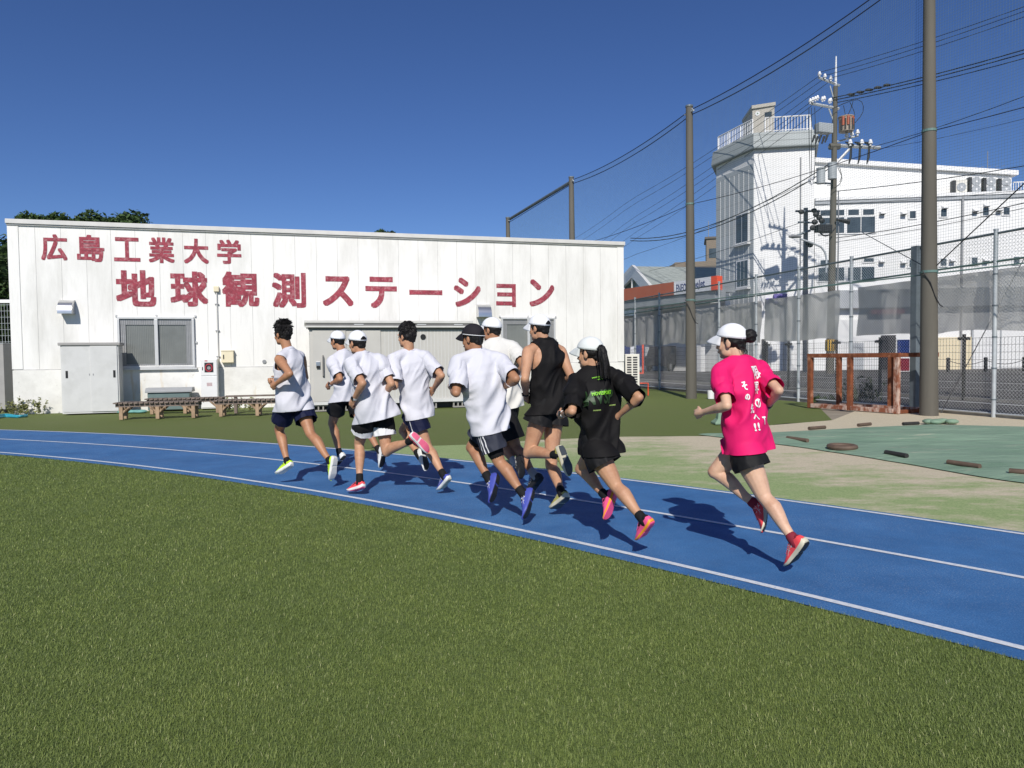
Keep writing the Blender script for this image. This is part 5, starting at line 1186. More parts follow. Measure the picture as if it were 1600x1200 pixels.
    # neck and head
    limb(mb, Nk - su * .05 * k, hp(0, -.025, -.06), [(0, .062 * k, 0), (.45, .054 * k, 0), (1, .056 * k, 0)])
    ax = (hl, hf, hu)
    E = lambda x, y, z, a, b, h, n=16, m=10: mb.ell(hp(x, y, z), (a * hk, b * hk, h * hk), ax, n, m)
    E(0, -.012, .025, .078, .098, .095, 20, 12); E(0, .03, -.035, .066, .066, .085); E(0, .066, -.106, .034, .028, .026); E(0, .035, -.09, .052, .05, .035)
    for s in (-1, 1): E(s * .04, .062, -.045, .026, .02, .026); E(s * .043, .018, -.085, .022, .045, .034); E(s * .080, -.012, -.025, .010, .021, .033); E(s * .03, .083, .012, .03, .014, .010)
    mb.tube([hp(0, .086, .0), hp(0, .100, -.025), hp(0, .112, -.045), hp(0, .092, -.052)], [.009 * hk, .010 * hk, .014 * hk, .012 * hk], 8)
    E(0, .093, -.074, .022, .011, .007); E(0, .090, -.086, .019, .011, .007)
    me = bake(mb, vox, 3); me.materials.append(skm); V = co_get(me) - np.array(W0, np.float32); co_set(me, V); body = link('body', me, root)
    # face details
    q = MB()
    for s in (-1, 1): q.ell(hp(s * .031, .0865, -.012), (.013 * hk, .008 * hk, .0065 * hk), ax, 10, 6)
    q.build('eyes', M['eye'], root, smooth=True); q = MB()
    for s in (-1, 1): q.tube([hp(s * .014, .099, .010), hp(s * .032, .098, .016), hp(s * .052, .085, .010)], [.004 * hk, .005 * hk, .003 * hk], 6)
    q.build('eyebrows', M['hair'], root, smooth=True)
    q = MB(); q.ell(hp(0, .102, -.0775), (.019 * hk, .006 * hk, .0075 * hk), ax, 10, 6); q.build('lips', M['lip'], root, smooth=True)
    # ------------------------------------------------ hair
    hd = MB(); st = c['hair']; rg = random.Random(int(c['pel'][0]))
    He = lambda x, y, z, a, b, h: hd.ell(hp(x, y, z), (a * hk, b * hk, h * hk), ax, 18, 11)
    if st == 'crop':            # full uncovered hair
        He(0, -.028, .035, .088, .100, .102); He(0, -.045, .0, .084, .085, .085); He(0, .035, .085, .066, .062, .046); He(0, -.03, .085, .078, .085, .06); He(0, -.075, -.045, .058, .032, .045)
        for s in (-1, 1): He(s * .074, .022, .0, .012, .018, .04)
    elif st == 'cap':
        He(0, -.030, -.002, .083, .088, .075); He(0, -.074, -.045, .055, .032, .042)
        for s in (-1, 1): He(s * .074, .016, -.002, .008, .012, .026)
    else:                       # pulled back under a cap
        He(0, -.026, -.002, .084, .092, .07); He(0, -.07, -.045, .056, .035, .042)
        for s in (-1, 1): He(s * .074, .012, .0, .006, .010, .024)
    me = bake(hd, .0055, 2); V = co_get(me); Nn = no_get(me); hc = np.array(HC)
    amp = .012 if st == 'crop' else .004
    dv = np.array([nz(v[0] * 38, v[1] * 38, v[2] * 22) + .6 * nz(v[0] * 90, v[1] * 90, v[2] * 50) for v in V], np.float32)
    V = V + Nn * (dv * amp)[:, None] - np.array(W0, np.float32); co_set(me, V); me.materials.append(M['hair']); hair = link('hair', me, root)
    lk = MB()
    if st == 'crop':
        sp_ = c.get('spiky')
        for _ in range(900):
            th = rg.uniform(-math.pi, math.pi); ph = math.acos(rg.uniform(-.30, 1)); x = math.sin(ph) * math.cos(th); y = math.sin(ph) * math.sin(th); z = math.cos(ph)
            if y > .45 and z < .42: continue
            p0 = hp(x * .080, -.028 + y * .094, .036 + z * .104 + (.012 if z > .3 else 0)); d0_ = (hl * x + hf * y + hu * z).normalized()
            fl = (hu * (.25 if z > .45 else -.9) + hf * (.6 if y > 0 else -.25) + hl * rg.uniform(-.5, .5)); fl = perp(fl, d0_)
            L = rg.uniform(.022, .040) * ((1.35 if sp_ and z > .4 else 1) if z > .2 else .75); ot = rg.uniform(.35, 1.0) if sp_ else rg.uniform(.2, .55)
            d1 = (d0_ * ot + fl).normalized(); d2 = (d1 + Vector((rg.uniform(-.4, .4), rg.uniform(-.4, .4), rg.uniform(-.4, .2))) * (.8 if sp_ else 1.6) - d0_ * (.0 if sp_ else .3)).normalized(); d3 = (d2 + Vector((rg.uniform(-.4, .4), rg.uniform(-.4, .4), rg.uniform(-.4, .2))) * (.6 if sp_ else 1.5)).normalized()
            q1 = p0 + d1 * L * .4; q2 = q1 + d2 * L * .35; lk.tube([p0 - d0_ * .004, q1, q2, q2 + d3 * L * .3], [.0065, .0065, .0045, .0009], 4)
        lk.build('hair_locks', M['hair'], hair, fix=False)
    if st == 'pony':
        pts = [hp(0, -.10, .025)] + [at(*p, HC.y - .12 - .02 * j) for j, p in enumerate(c['pony'])]
        sm = []
        for j in range(len(pts) - 1):
            for u in (0, .25, .5, .75): sm.append(pts[j].lerp(pts[j + 1], u))
        sm.append(pts[-1]); n_ = len(sm)
        pb = MB(); pb.tube(sm, [.018 + .017 * math.sin(min(1, u_ / (n_ - 1) * 1.5) * 1.57) - .030 * max(0, u_ / (n_ - 1) - .55) / .45 for u_ in range(n_)], 14); me = bake(pb, .005, 2); V = co_get(me); Nn = no_get(me)
        dv = np.array([nz(v[0] * 110, v[1] * 110, v[2] * 7) + .6 * nz(v[0] * 220, v[1] * 220, v[2] * 12) for v in V], np.float32); co_set(me, V + Nn * (dv * .005)[:, None] - np.array(W0, np.float32)); me.materials.append(M['hair']); link('ponytail', me, hair)
        for s_ in range(30):
            ox, oy, u0 = rg.gauss(0, .016), rg.gauss(0, .016), rg.randint(1, n_ // 2); seg_ = sm[u0:]
            lk.tube([p + Vector((ox, oy, 0)) * (1 + .3 * j_ / len(seg_)) for j_, p in enumerate(seg_)], [.003] * (len(seg_) - 1) + [.0008], 4)
        q = MB(); q.tube(sm[:3], .017, 10); lk.build('loose_hair', M['hair'], hair, smooth=True, fix=False); q.build('hair_tie', M['band_black'], hair)
    if st == 'bun':
        p = at(*c['bun'], HC.y - .06); b_ = MB(); b_.ell(p, (.044, .042, .046)); b_.ell(p.lerp(hp(0, -.09, .0), .5), (.03, .03, .03)); me = bake(b_, .005, 2); V = co_get(me); Nn = no_get(me)
        dv = np.array([nz(v[0] * 60, v[1] * 60, v[2] * 60) + .8 * math.sin(v[2] * 160 + 5 * nz(v[0] * 25, v[1] * 25, v[2] * 25)) for v in V], np.float32); co_set(me, V + Nn * (dv * .003)[:, None] - np.array(W0, np.float32)); me.materials.append(M['hair']); link('hair_bun', me, hair)
        for _ in range(14):
            a_ = rg.uniform(-.06, .06); p0 = hp(a_, -.085, -.06); lk.tube([p0, p0 - hf * .012 - hu * .02, p0 - hf * rg.uniform(.0, .02) - hu * rg.uniform(.03, .055)], [.003, .002, .001], 4)
        lk.build('loose_hair', M['hair'], hair, fix=False)
    # ------------------------------------------------ cap
    if c.get('cap'):
        cm = c['cap']; rows, seg = 12, 40; g = MB(); P_ = [hp(0, -.010, .122)]; rx, ry, rz, cz = .0915, .112, .100, .022
        if fem and st == 'pony': rz, rx = .098, .090
        zb = lambda a: .020 + .022 * math.cos(a)
        for i in range(1, rows + 1):
            for j in range(seg):
                a = 2 * math.pi * j / seg; tm = math.acos(max(-1, min(1, (zb(a) - cz) / rz))); th = tm * i / rows; seam = 1 - .006 * (1 - abs(math.sin(a * 3)) ** .3)
                P_.append(hp(rx * seam * math.sin(th) * math.sin(a), -.010 + ry * seam * math.sin(th) * math.cos(a), cz + rz * math.cos(th) + .001))
        Fc = [[0, 1 + j, 1 + (j + 1) % seg] for j in range(seg)] + [[1 + (i - 1) * seg + j, 1 + i * seg + j, 1 + i * seg + (j + 1) % seg, 1 + (i - 1) * seg + (j + 1) % seg] for i in range(1, rows) for j in range(seg)]
        g.add(P_, Fc); cap = g.build('cap', cm, root, smooth=True); so_ = cap.modifiers.new('thick', 'SOLIDIFY'); so_.thickness = .004; so_.offset = 1
        br = MB(); nu, nv = 18, 8; P_ = []; A0 = math.radians(66); Lb = c.get('brim', .086)
        for i in range(nu + 1):
            u = -1 + 2 * i / nu; a = u * A0
            for j in range(nv + 1):
                v = j / nv; bx, by = rx * math.sin(a), -.010 + ry * math.cos(a); ext = Lb * math.sqrt(max(0, 1 - u * u * .96)) * v
                P_.append(hp(bx * (1 - .10 * v), by + ext, zb(a) + .004 - .018 * v - .020 * v * v - .030 * u * u * v))
        br.add(P_, [[i * (nv + 1) + j, (i + 1) * (nv + 1) + j, (i + 1) * (nv + 1) + j + 1, i * (nv + 1) + j + 1] for i in range(nu) for j in range(nv)])
        b_ = br.build('brim', cm, cap, smooth=True); so_ = b_.modifiers.new('thick', 'SOLIDIFY'); so_.thickness = .005; so_.offset = 0
        sq_ = MB()
        for j in range(6):
            a = 2 * math.pi * (j + .5) / 6; tm = math.acos(max(-1, min(1, (zb(a) - cz) / rz))); sq_.tube([hp((rx + .0035) * math.sin(tm * i / 10) * math.sin(a), -.010 + (ry + .0035) * math.sin(tm * i / 10) * math.cos(a), cz + (rz + .004) * math.cos(tm * i / 10)) for i in range(11)], .0014, 4)
        sq_.tube([hp((rx + .0045) * math.sin(math.acos((zb(a) + .014 - cz) / rz)) * math.sin(a), -.010 + (ry + .0045) * math.sin(math.acos((zb(a) + .014 - cz) / rz)) * math.cos(a), zb(a) + .014) for a in [2 * math.pi * j / 36 for j in range(37)]], .0013, 4, False)
        sq_.build('seam', cm, cap, smooth=True, fix=False)
        q = MB(); q.ell(hp(0, -.010, .124), (.008 * hk, .008 * hk, .005 * hk), ax, 8, 5); q.build('button', cm, cap, smooth=True)
        if c.get('capgap'):      # arched opening above the strap
            q = MB(); P_ = []
            for i in range(9):
                a_ = math.pi + (-.42 + .84 * i / 8); hh = math.sin(math.pi * i / 8)
                for j in range(4):
                    zz = zb(a_) + .012 + (.012 + .030 * hh) * j / 3; th = math.acos(max(-1, min(1, (zz - cz) / rz))); P_.append(hp((rx + .0055) * math.sin(th) * math.sin(a_), -.010 + (ry + .0055) * math.sin(th) * math.cos(a_), zz))
            q.add(P_, [[i * 4 + j, (i + 1) * 4 + j, (i + 1) * 4 + j + 1, i * 4 + j + 1] for i in range(8) for j in range(3)]); o_ = q.build('hair_in_cap_opening', M['hair'], hair, smooth=True)
        if c.get('capline'):
            q = MB(); q.tube([hp((rx + .006) * math.sin(a_), -.010 + (ry + .006) * math.cos(a_), zb(a_) + .004) for a_ in [A0 + (math.pi * 2 - 2 * A0) * i / 30 for i in range(31)]], .0035, 5); q.build('piping', M['band_white'], cap, smooth=True)
            q = MB(); s0 = hp(.035, -.118, .0); q.tube([s0, s0 - hu * .03 + hl * .004, s0 - hu * .075 - hf * .008], .005, 6); q.build('strap', M['band_black'], cap)
    # ------------------------------------------------ shirt
    tp = c['shirt']; sm_ = c['shirt_mat']; lo = c.get('loose', 1.0); hem = c.get('hem', -.20)
    mb = MB()
    hw = c.get('hemw', 1.0); rows = [(hem - .10, .170 * hw, .138 * hw), (hem, .170 * hw, .138 * hw), (-.02, .168 * hw ** .8, .136 * hw ** .8), (.2, .162 * hw ** .5, .128), (.45, .163, .124), (.66, .172, .124), (.80, .166, .112), (.90, .130, .088), (.965, .080, .070), (1.0, .066, .064)]
    if fem: rows = [(t, a * .95, b * .96) for t, a, b in rows]
    mb.loft([ring(t, a * (1 + (lo - 1) * (1 if t < .8 else .3)), b * (1 + (lo - 1) * (1 if t < .8 else .3)), 32, 2.25, -.006) for t, a, b in rows])
    for i in (0, 1):
        w_ = 1.0 if tp == 'tee' else .80
        limb(mb, B + su * .028 * k, B.lerp(SH[i], w_) + su * .006, [(0, .060 * k, 0), (.5, .062 * k, 0), (1, .064 * k, 0)])
        if tp == 'tee': limb(mb, SH[i], SH[i].lerp(EL[i], .3), [(0, .066 * k, 0), (1, .070 * k, 0)])
    me = bake(mb, vox * 1.05, 5)
    V = co_get(me); Nn = no_get(me); loc = V - np.array(P, np.float32); zc = loc @ np.array(su, np.float32) / sl; xc = loc @ np.array(lp, np.float32); yc = loc @ np.array(f, np.float32); dv = np.zeros(len(V), np.float32); s0 = rg.uniform(0, 50); A_ = c.get('fold', 1.0) * .036
    for i in range(len(V)):
        x, y, z = float(xc[i]), float(yc[i]), float(zc[i]) * .55; w_ = max(0, min(1, (1.02 - float(zc[i])) / .45))
        fv = fold((x + z * .7) * 5.2 + s0, (z * .9 - x * .5) * 1.9, y * 4) - .35 + .5 * nz(x * 5, y * 5, z * 4 + s0)
        dv[i] = A_ * (.25 + .75 * w_) * fv + .012 * max(0, -float(zc[i])) * 4 * nz(x * 7 + s0, y * 7, .5)
    V = V + Nn * dv[:, None]
    def drape(V):                                               # the shirt hangs over the shorts
        for i in (0, 1):
            a_ = np.array(HP[i], np.float32); t_ = np.array((KN[i] - HP[i]).normalized(), np.float32); L_ = (KN[i] - HP[i]).length; d_ = V - a_; u_ = d_ @ t_; rad_ = d_ - u_[:, None] * t_; rl = np.linalg.norm(rad_, axis=1)
            uu_ = u_ / L_; rt_ = (.072 + .022 * np.clip((uu_ + .05) / .3, 0, 1) + .014 * np.clip(uu_, 0, 1) / max(.3, c['shorts_len']) * c.get('flare', 1.0)) * k * c.get('shorts_w', 1.0) * (1.06 if fem else 1) * 1.06 + .006
            rt_ = np.where(uu_ < -.2, 0, np.where(uu_ < 0, rt_ * np.sqrt(np.clip(1 + uu_ / .2, 0, 1)), rt_)); m_ = (rl < rt_) & (uu_ < .8) & (rl > 1e-4); V[m_] += rad_[m_] / rl[m_][:, None] * (rt_[m_] - rl[m_])[:, None]
        return V
    b = bmesh.new(); co_set(me, V); b.from_mesh(me); lowv = [v for v in b.verts if (v.co - P).dot(su) < .22 * sl]; idx = [v.index for v in lowv]
    for it in range(4):
        V[idx] = drape(np.array([v.co for v in lowv], np.float32))
        for v in lowv: v.co = V[v.index]
        for _ in range(3 if it < 3 else 1): bmesh.ops.smooth_vert(b, verts=lowv, factor=.5, use_axis_x=True, use_axis_y=True, use_axis_z=True)
    pl = P + su * (hem * sl) + Vector((0, 0, 0)); n_ = -su
    bmesh.ops.bisect_plane(b, geom=b.verts[:] + b.edges[:] + b.faces[:], plane_co=pl, plane_no=n_, clear_outer=True)
    if tp != 'tee':
        for i in (0, 1):
            Rr = c.get('armhole', .095) * k; cc = SH[i] + ls * (.015 if i == 0 else -.015) - su * .03 * k
            dl = [fc for fc in b.faces if (fc.calc_center_median() - cc).length < Rr]; bmesh.ops.delete(b, geom=dl, context='FACES')
            for v in b.verts:
                if v.is_boundary and (v.co - cc).length < Rr * 1.4 and (v.co - pl).dot(su) > .1: v.co = cc + (v.co - cc).normalized() * Rr
    lw = [v for v in b.verts if not v.link_faces]; bmesh.ops.delete(b, geom=lw, context='VERTS')
    b.to_mesh(me); b.free()
    nf0 = len(me.polygons)
    shirt_tree = BVHTree.FromPolygons([tuple(v.co) for v in me.vertices], [tuple(p.vertices) for p in me.polygons])
    co_set(me, co_get(me) - np.array(W0, np.float32)); me.materials.append(sm_); me.polygons.foreach_set('use_smooth', [True] * len(me.polygons))
    shirt = link('shirt', me, root); so_ = shirt.modifiers.new('thick', 'SOLIDIFY'); so_.thickness = .0025; so_.offset = -1
    if tp == 'tee':
        ue = c.get('sleeve', .80)
        for i in (0, 1):
            S_, E_ = SH[i], EL[i]; axx = (E_ - S_).normalized(); L = (E_ - S_).length; rf = perp(Vector((0, 0, -1)) + axx * .0 if abs(axx.z) < .8 else -f, axx); sd = axx.cross(rf); rings = []; nr = 22; ns = 34
            for j in range(nr + 2):
                u = (-.16 + (ue + .16) * j / nr) if j <= nr else ue - .05
                rr = (.062 + .006 * max(0, min(1, u / .6)) * c.get('sleeve_w', 1.0)) * k * (.93 if fem else 1) * (.96 if j > nr else 1); dr = .012 * k * max(0, min(1, u / .5))
                row = []
                for q in range(ns):
                    an = 2 * math.pi * q / ns; pf = fold(u * 2.2 + s0, math.cos(an) * 1.6 + u * 2.0, math.sin(an) * 1.6 + i * 7) - .3
                    rad = rr * (1 + .14 * pf * min(1, max(.15, u * 2))); row.append(S_ + axx * ((u + .05 * math.cos(an) * max(0, u)) * L) + rf * (dr + rad * math.cos(an) * 1.06) + sd * rad * math.sin(an))
                rings.append(row)
            q = MB(); q.loft(rings, cap=False); q.build('sleeve', sm_, shirt, smooth=75)
    # collar band
    q = MB(); q.tube([Nk + su * (-.002 - .010 * math.cos(a)) * k + (ls * math.cos(a + 1.5708) + perp(f, su) * math.sin(a + 1.5708)) * .0640 * k for a in [2 * math.pi * j / 24 for j in range(25)]], .0075 * k, 6, False); q.build('collar', sm_, shirt, smooth=True)
    # ------------------------------------------------ shorts
    smat = c['shorts_mats']; ul = c['shorts_len']; sw = c.get('shorts_w', 1.0); mb = MB()
    mb.loft([ring(t, a * sw, b * sw, 24, 2.2) for t, a, b in ((-.19, .06, .06), (-.12, .138, .108), (.0, .150, .112), (.08, .138, .100), (.12, .11, .08))]); me = bake(mb, .009, 4)
    co_set(me, co_get(me) - np.array(W0, np.float32)); me.materials.append(smat[0]); sho = link('shorts', me, root)
    for i in (0, 1):
        a_, b_ = HP[i], KN[i]; axx = (b_ - a_).normalized(); L = (b_ - a_).length; od = perp(lp if i == 0 else -lp, axx); fd = axx.cross(od); nr, ns = (56 if c.get('shorts_fn') else 26), 72; rings = []
        for j in range(nr + 2):
            u = (-.20 + (ul + .20) * j / nr) if j <= nr else ul - .06
            rr = (.072 + .022 * min(1, max(0, u + .05) / .3) + .014 * max(0, u) / max(.3, ul) * c.get('flare', 1.0)) * k * (1.06 if fem else 1) * sw * (.97 if j > nr else 1) * (1 if u > 0 else 1 + u * .8); row = []
            for q in range(ns):
                an = 2 * math.pi * q / ns; pf = fold(u * 3 + s0 + i * 9, math.cos(an) * 1.5 + u, math.sin(an) * 1.5) - .3
                rad = rr * (1 + .085 * pf * min(1, max(0, u * 2.5))); row.append(a_ + axx * (u * L) + (od * math.cos(an) + fd * math.sin(an)) * rad)
            rings.append(row)
        q = MB(); q.loft(rings, cap=False); mf = c.get('shorts_fn')
        if mf: q.m = [mf(-.2 + (ul + .2) * (n_ // ns + .5) / nr, ((n_ % ns + .5) / ns * 360 + 180) % 360 - 180, i) for n_ in range(len(q.f))]
        q.build('shorts_leg', smat, sho, smooth=75)
        if c.get('liner'):
            q = MB(); limb(q, a_.lerp(b_, .3), a_.lerp(b_, ul + .06), [(0, .083 * k, 0), (1, .067 * k, 0)], n=20); q.build('liner', M['sock_black'], sho, smooth=True)
    # ------------------------------------------------ shoes and socks
    for i in (0, 1):
        A_, T_, K_ = AN[i], TO[i], KN[i]; d = (T_ - A_).normalized(); sh_ = perp((K_ - A_).normalized() + f * .7, d)
        al = math.atan2(.062, .185); dd = d * math.cos(al) + sh_ * math.sin(al); uu = sh_ * math.cos(al) - d * math.sin(al); ll = uu.cross(dd); fs = k * c.get('foot', 1.0)
        sp = lambda s, x, z: A_ + (dd * (-.068 + .262 * s) + ll * x + uu * (z - .073)) * fs
        def wv(s): return np.interp(s, [0, .04, .15, .3, .5, .68, .85, .95, 1], [.014, .026, .034, .034, .037, .046, .041, .026, .008])
        def ht(s): return np.interp(s, [0, .04, .12, .3, .42, .55, .7, .85, .95, 1], [.055, .075, .092, .098, .088, .072, .055, .042, .033, .022])
        def bt(s): return np.interp(s, [0, .06, .2, .72, .9, 1], [.014, .004, 0, 0, .012, .026])
        th = c.get('stack', .030); mid = lambda s: bt(s) + np.interp(s, [0, .5, .9, 1], [th, th * .85, th * .5, th * .3])
        sc_ = c['shoe'][i] if isinstance(c['shoe'], list) else c['shoe']; ns = 16
        def us(s, an, e=0):
            w_, zb_, hh = wv(s) * 1.0, mid(s) - .004, ht(s) - mid(s); cs, sn = math.cos(an), math.sin(an)
            return sp(s, (w_ + e) * math.copysign(abs(cs) ** .7, cs), zb_ + (hh + e) * max(0, sn) ** .85)
        SS = [0, .015, .05, .1, .16, .24, .32, .4, .48, .56, .64, .72, .8, .87, .93, .97, .99, 1]
        q = MB(); q.loft([[us(s, math.pi * j / ns) for j in range(ns + 1)] for s in SS]); sh_o = q.build('shoe', sc_['upper'], root, smooth=50)
        q = MB(); q.loft([[sp(s, (wv(s) + .004) * x, z) for x, z in ((-1, mid(s)), (-1.03, (mid(s) + bt(s)) / 2), (-.93, bt(s) + .003), (.93, bt(s) + .003), (1.03, (mid(s) + bt(s)) / 2), (1, mid(s)))] for s in SS]); q.build('midsole', sc_['mid'], sh_o, smooth=50)
        q = MB()
        for s0_, s1_ in ((.03, .34), (.42, .97)):
            sq = [s0_ + (s1_ - s0_) * j / 8 for j in range(9)]; q.loft([[sp(s, wv(s) * x * .9, bt(s) + z) for x, z in ((-1, .004), (-1, -.002), (1, -.002), (1, .004))] for s in sq])
        q.build('outsole', sc_['out'], sh_o)
        q = MB()                                                   # laces over the instep
        for j in range(5): s = .40 + .055 * j; q.tube([us(s + .01 * (e_ % 2), math.pi * (.34 + .32 * e_ / 4), .002) for e_ in range(5)], .0032, 5)
        q.build('laces', sc_.get('lace', sc_['upper']), sh_o, smooth=True)
        if sc_.get('marks'):
            q = MB()
            for side in (0, 1):
                for path, wd_ in sc_['marks']:
                    n_ = len(path); PT = []
                    for j, (s, a_) in enumerate(path):
                        ww = wd_ if not isinstance(wd_, list) else wd_[j]; aa = math.radians(a_); e_ = aa if side == 0 else math.pi - aa
                        PT += [us(s - ww, e_, .0022), us(s + ww, e_, .0022)]
                    q.add(PT, [[2 * j, 2 * j + 1, 2 * j + 3, 2 * j + 2] for j in range(n_ - 1)])
            q.build('shoe_marks', sc_['mark_mat'], sh_o, fix=False)
        sa = (K_ - A_).normalized(); q = MB(); sk_ = c.get('sock', 'sock_black'); sh2 = c.get('sock_h', .07)
        limb(q, A_ - sa * .03 * k, A_ + sa * sh2 * k, [(0, .036 * k, 0), (.5, .037 * k, 0), (1, .0365 * k, 0)]); limb(q, A_ - dd * .03 * k - uu * .012 * k, A_ + dd * .05 * k - uu * .02 * k, [(0, .031 * k, 0), (1, .032 * k, 0)]); q.build('sock', M[sk_], root, smooth=True)
    # ------------------------------------------------ bands and watches
    for i, wm in c.get('bands', []):
        W_, E_ = WR[i], EL[i]; d = (E_ - W_).normalized(); q = MB(); q.tube([W_ + d * .012, W_ + d * .034], .0275 * k, 14); bo_ = q.build('wrist_band', M[wm], root, smooth=40)
        q = MB(); o_ = perp(lp * (1 if i == 0 else -1) + Vector((0, 0, .3)), d); q.tube([W_ + d * .023 + o_ * .024 * k, W_ + d * .023 + o_ * .036 * k], .017, 12); q.build('watch_face', M['band_black'], bo_, smooth=40)
    # ------------------------------------------------ prints
    def uvframe(px):
        d = ray(*px); h_ = shirt_tree.ray_cast(EYE, d); return h_[0], h_[1]
    for body_t, px, w_, h_, m_, dep, bold in c.get('prints', []):
        Q, nn = uvframe(px)
        if Q is None: continue
        if nn.dot(EYE - Q) < 0: nn = -nn
        bn = nn if 'side' in c else -perp(f, Vector((0, 0, 1))); bn = (bn * .45 + nn * .55).normalized(); vv = perp(su, bn); uax = vv.cross(bn); vv = perp(vv + uax * c.get('skew', 0), bn); uax = vv.cross(bn)
        Vt, Fc = text_polys(body_t, .022 if body_t == 'MVSP' else 0, 2) if isinstance(body_t, str) else body_t; Vt = norm_box(Vt)
        bq = bmesh.new(); shifts = [(0, 0)] + ([(bold * math.cos(t_), bold * math.sin(t_)) for t_ in [k_ * math.pi / 3 for k_ in range(6)]] if bold else [])
        for n_, (ox, oz) in enumerate(shifts):
            vs = [bq.verts.new((bold + v[0] * (w_ - 2 * bold) + ox, bold + v[1] * (h_ - 2 * bold) + oz, n_ * .00018)) for v in Vt]
            for fc in Fc:
                try: bq.faces.new([vs[j] for j in fc])
                except ValueError: pass
        bmesh.ops.triangulate(bq, faces=bq.faces)
        for _ in range(5):
            le = [e for e in bq.edges if e.calc_length() > .008]
            if not le: break
            bmesh.ops.subdivide_edges(bq, edges=le, cuts=1); bmesh.ops.triangulate(bq, faces=bq.faces)
        for v in bq.verts:
            p = Q + uax * (v.co.x - w_ / 2) + vv * (v.co.y - h_ / 2) + bn * .25; hh = shirt_tree.ray_cast(p, -bn)
            v.co = (hh[0] + bn * (dep + v.co.z) if hh[0] else p - bn * .25)
        me = bpy.data.meshes.new('lettering'); bq.to_mesh(me); bq.free(); co_set(me, co_get(me) - np.array(W0, np.float32)); me.materials.append(m_); link('lettering', me, shirt)
    low = [min((AN[i] + (TO[i] - AN[i]) * s).z for s in (0, 1)) for i in (0, 1)]
    if DEBUG: print('PERSON', c['label'][:30], 'lk %.2f' % lk_, 'z ankle/toe L %.2f/%.2f R %.2f/%.2f  head %.2f neck %.2f pel %.2f' % (AN[0].z, TO[0].z, AN[1].z, TO[1].z, HC.z, Nk.z, P.z), [r for r in RP if abs(r[1] - 1) > .03])
    return root
DEBUG = False
# ================================================================== PEOPLE: the nine runners
WH = cloth('white_jersey', (.615, .615, .665)); WH2 = cloth('warm_white_jersey', (.67, .66, .62)); BK = cloth('black_jersey', (.009, .0085, .009), .7); PK = cloth('pink_jersey', (.72, .011, .135), .7)
NV = cloth('navy_shorts', (.010, .013, .040), .6); BS = cloth('black_shorts', (.011, .011, .012), .6); WS = cloth('white_shorts', (.72, .72, .73)); SL_ = cloth('slate_shorts', (.034, .038, .055), .6); CAPW = cloth('white_cap', (.80, .81, .83)); CAPB = cloth('black_cap', (.022, .020, .024)); CAPG = cloth('pale_grey_cap', (.70, .73, .71))
TAN = skin('tan_skin', (.43, .215, .118)); MID = skin('mid_skin', (.50, .275, .165)); FAIR = skin('fair_skin', (.63, .395, .270)); TAN2 = skin('deep_tan_skin', (.39, .195, .108))
def flat(n, col, rough=.5): return pm(n, col, rough, .08, 12)
GRN = flat('bright_green_print', (.22, .60, .03)); DGR = flat('dark_green_print', (.022, .058, .018)); WPR = flat('white_print', (.80, .80, .80)); PALE = flat('pale_green_print', (.30, .42, .12))
neon = flat('neon_yellow', (.52, .78, .03)); red = flat('coral_red', (.86, .075, .085)); blue = flat('royal_blue', (.055, .075, .36)); black = flat('shoe_black', (.016, .016, .018)); white = M['sole_white']; pinks = flat('hot_pink', (.84, .10, .27)); orange = flat('orange_foam', (.80, .33, .03)); olive = flat('olive_yellow', (.42, .39, .09)); greys = flat('dark_rubber', (.06, .07, .08)); pinkr = flat('pink_rubber', (.80, .15, .26)); cream = flat('cream_foam', (.60, .56, .42))
STR = [([(.33, 20), (.42, 62)], .012), ([(.45, 20), (.52, 62)], .012), ([(.28, 30), (.62, 34)], .02), ([(.30, 60), (.58, 18)], .010)]
SWO = [([(.22, 52), (.30, 34), (.40, 26), (.52, 34), (.66, 60)], [.004, .02, .022, .016, .004])]
T3 = [([(.36, 20), (.44, 60)], .010), ([(.44, 20), (.52, 60)], .010), ([(.52, 20), (.58, 60)], .010)]
def shoe(u, m, o, marks=None, mm=None, lace=None):
    d = dict(upper=u, mid=m, out=o)
    if marks: d['marks'] = marks; d['mark_mat'] = mm
    if lace: d['lace'] = lace
    return d
P = []
P.append(dict(label='short haired runner in a white sleeveless shirt, navy shorts and neon yellow shoes', H=1.70, d0=7.72, hemw=1.10, pel=(459, 627), neck=(451, 546, 1), shL=(437, 562, -1), shR=(470, 560, 1), elL=(453, 584, -1), wrL=(432, 599, 1), elR=(477, 590, 1), wrR=(437, 594, 1),
    knL=(436, 672, 1), anL=(449, 722, -1), toL=(432, 742, 1), knR=(485, 678, -1), anR=(516, 721, -1), toR=(519, 756, -1), head=(441, 521), look=4, pitch=4, hair='crop', spiky=True, skin=TAN, shirt='sleeveless', armhole=.085, shirt_mat=WH, hem=-.17, shorts_mats=[NV], shorts_len=.62, shorts_w=1.06, shoe=shoe(neon, white, white, T3, black), sock='sock_black', sock_h=.03))
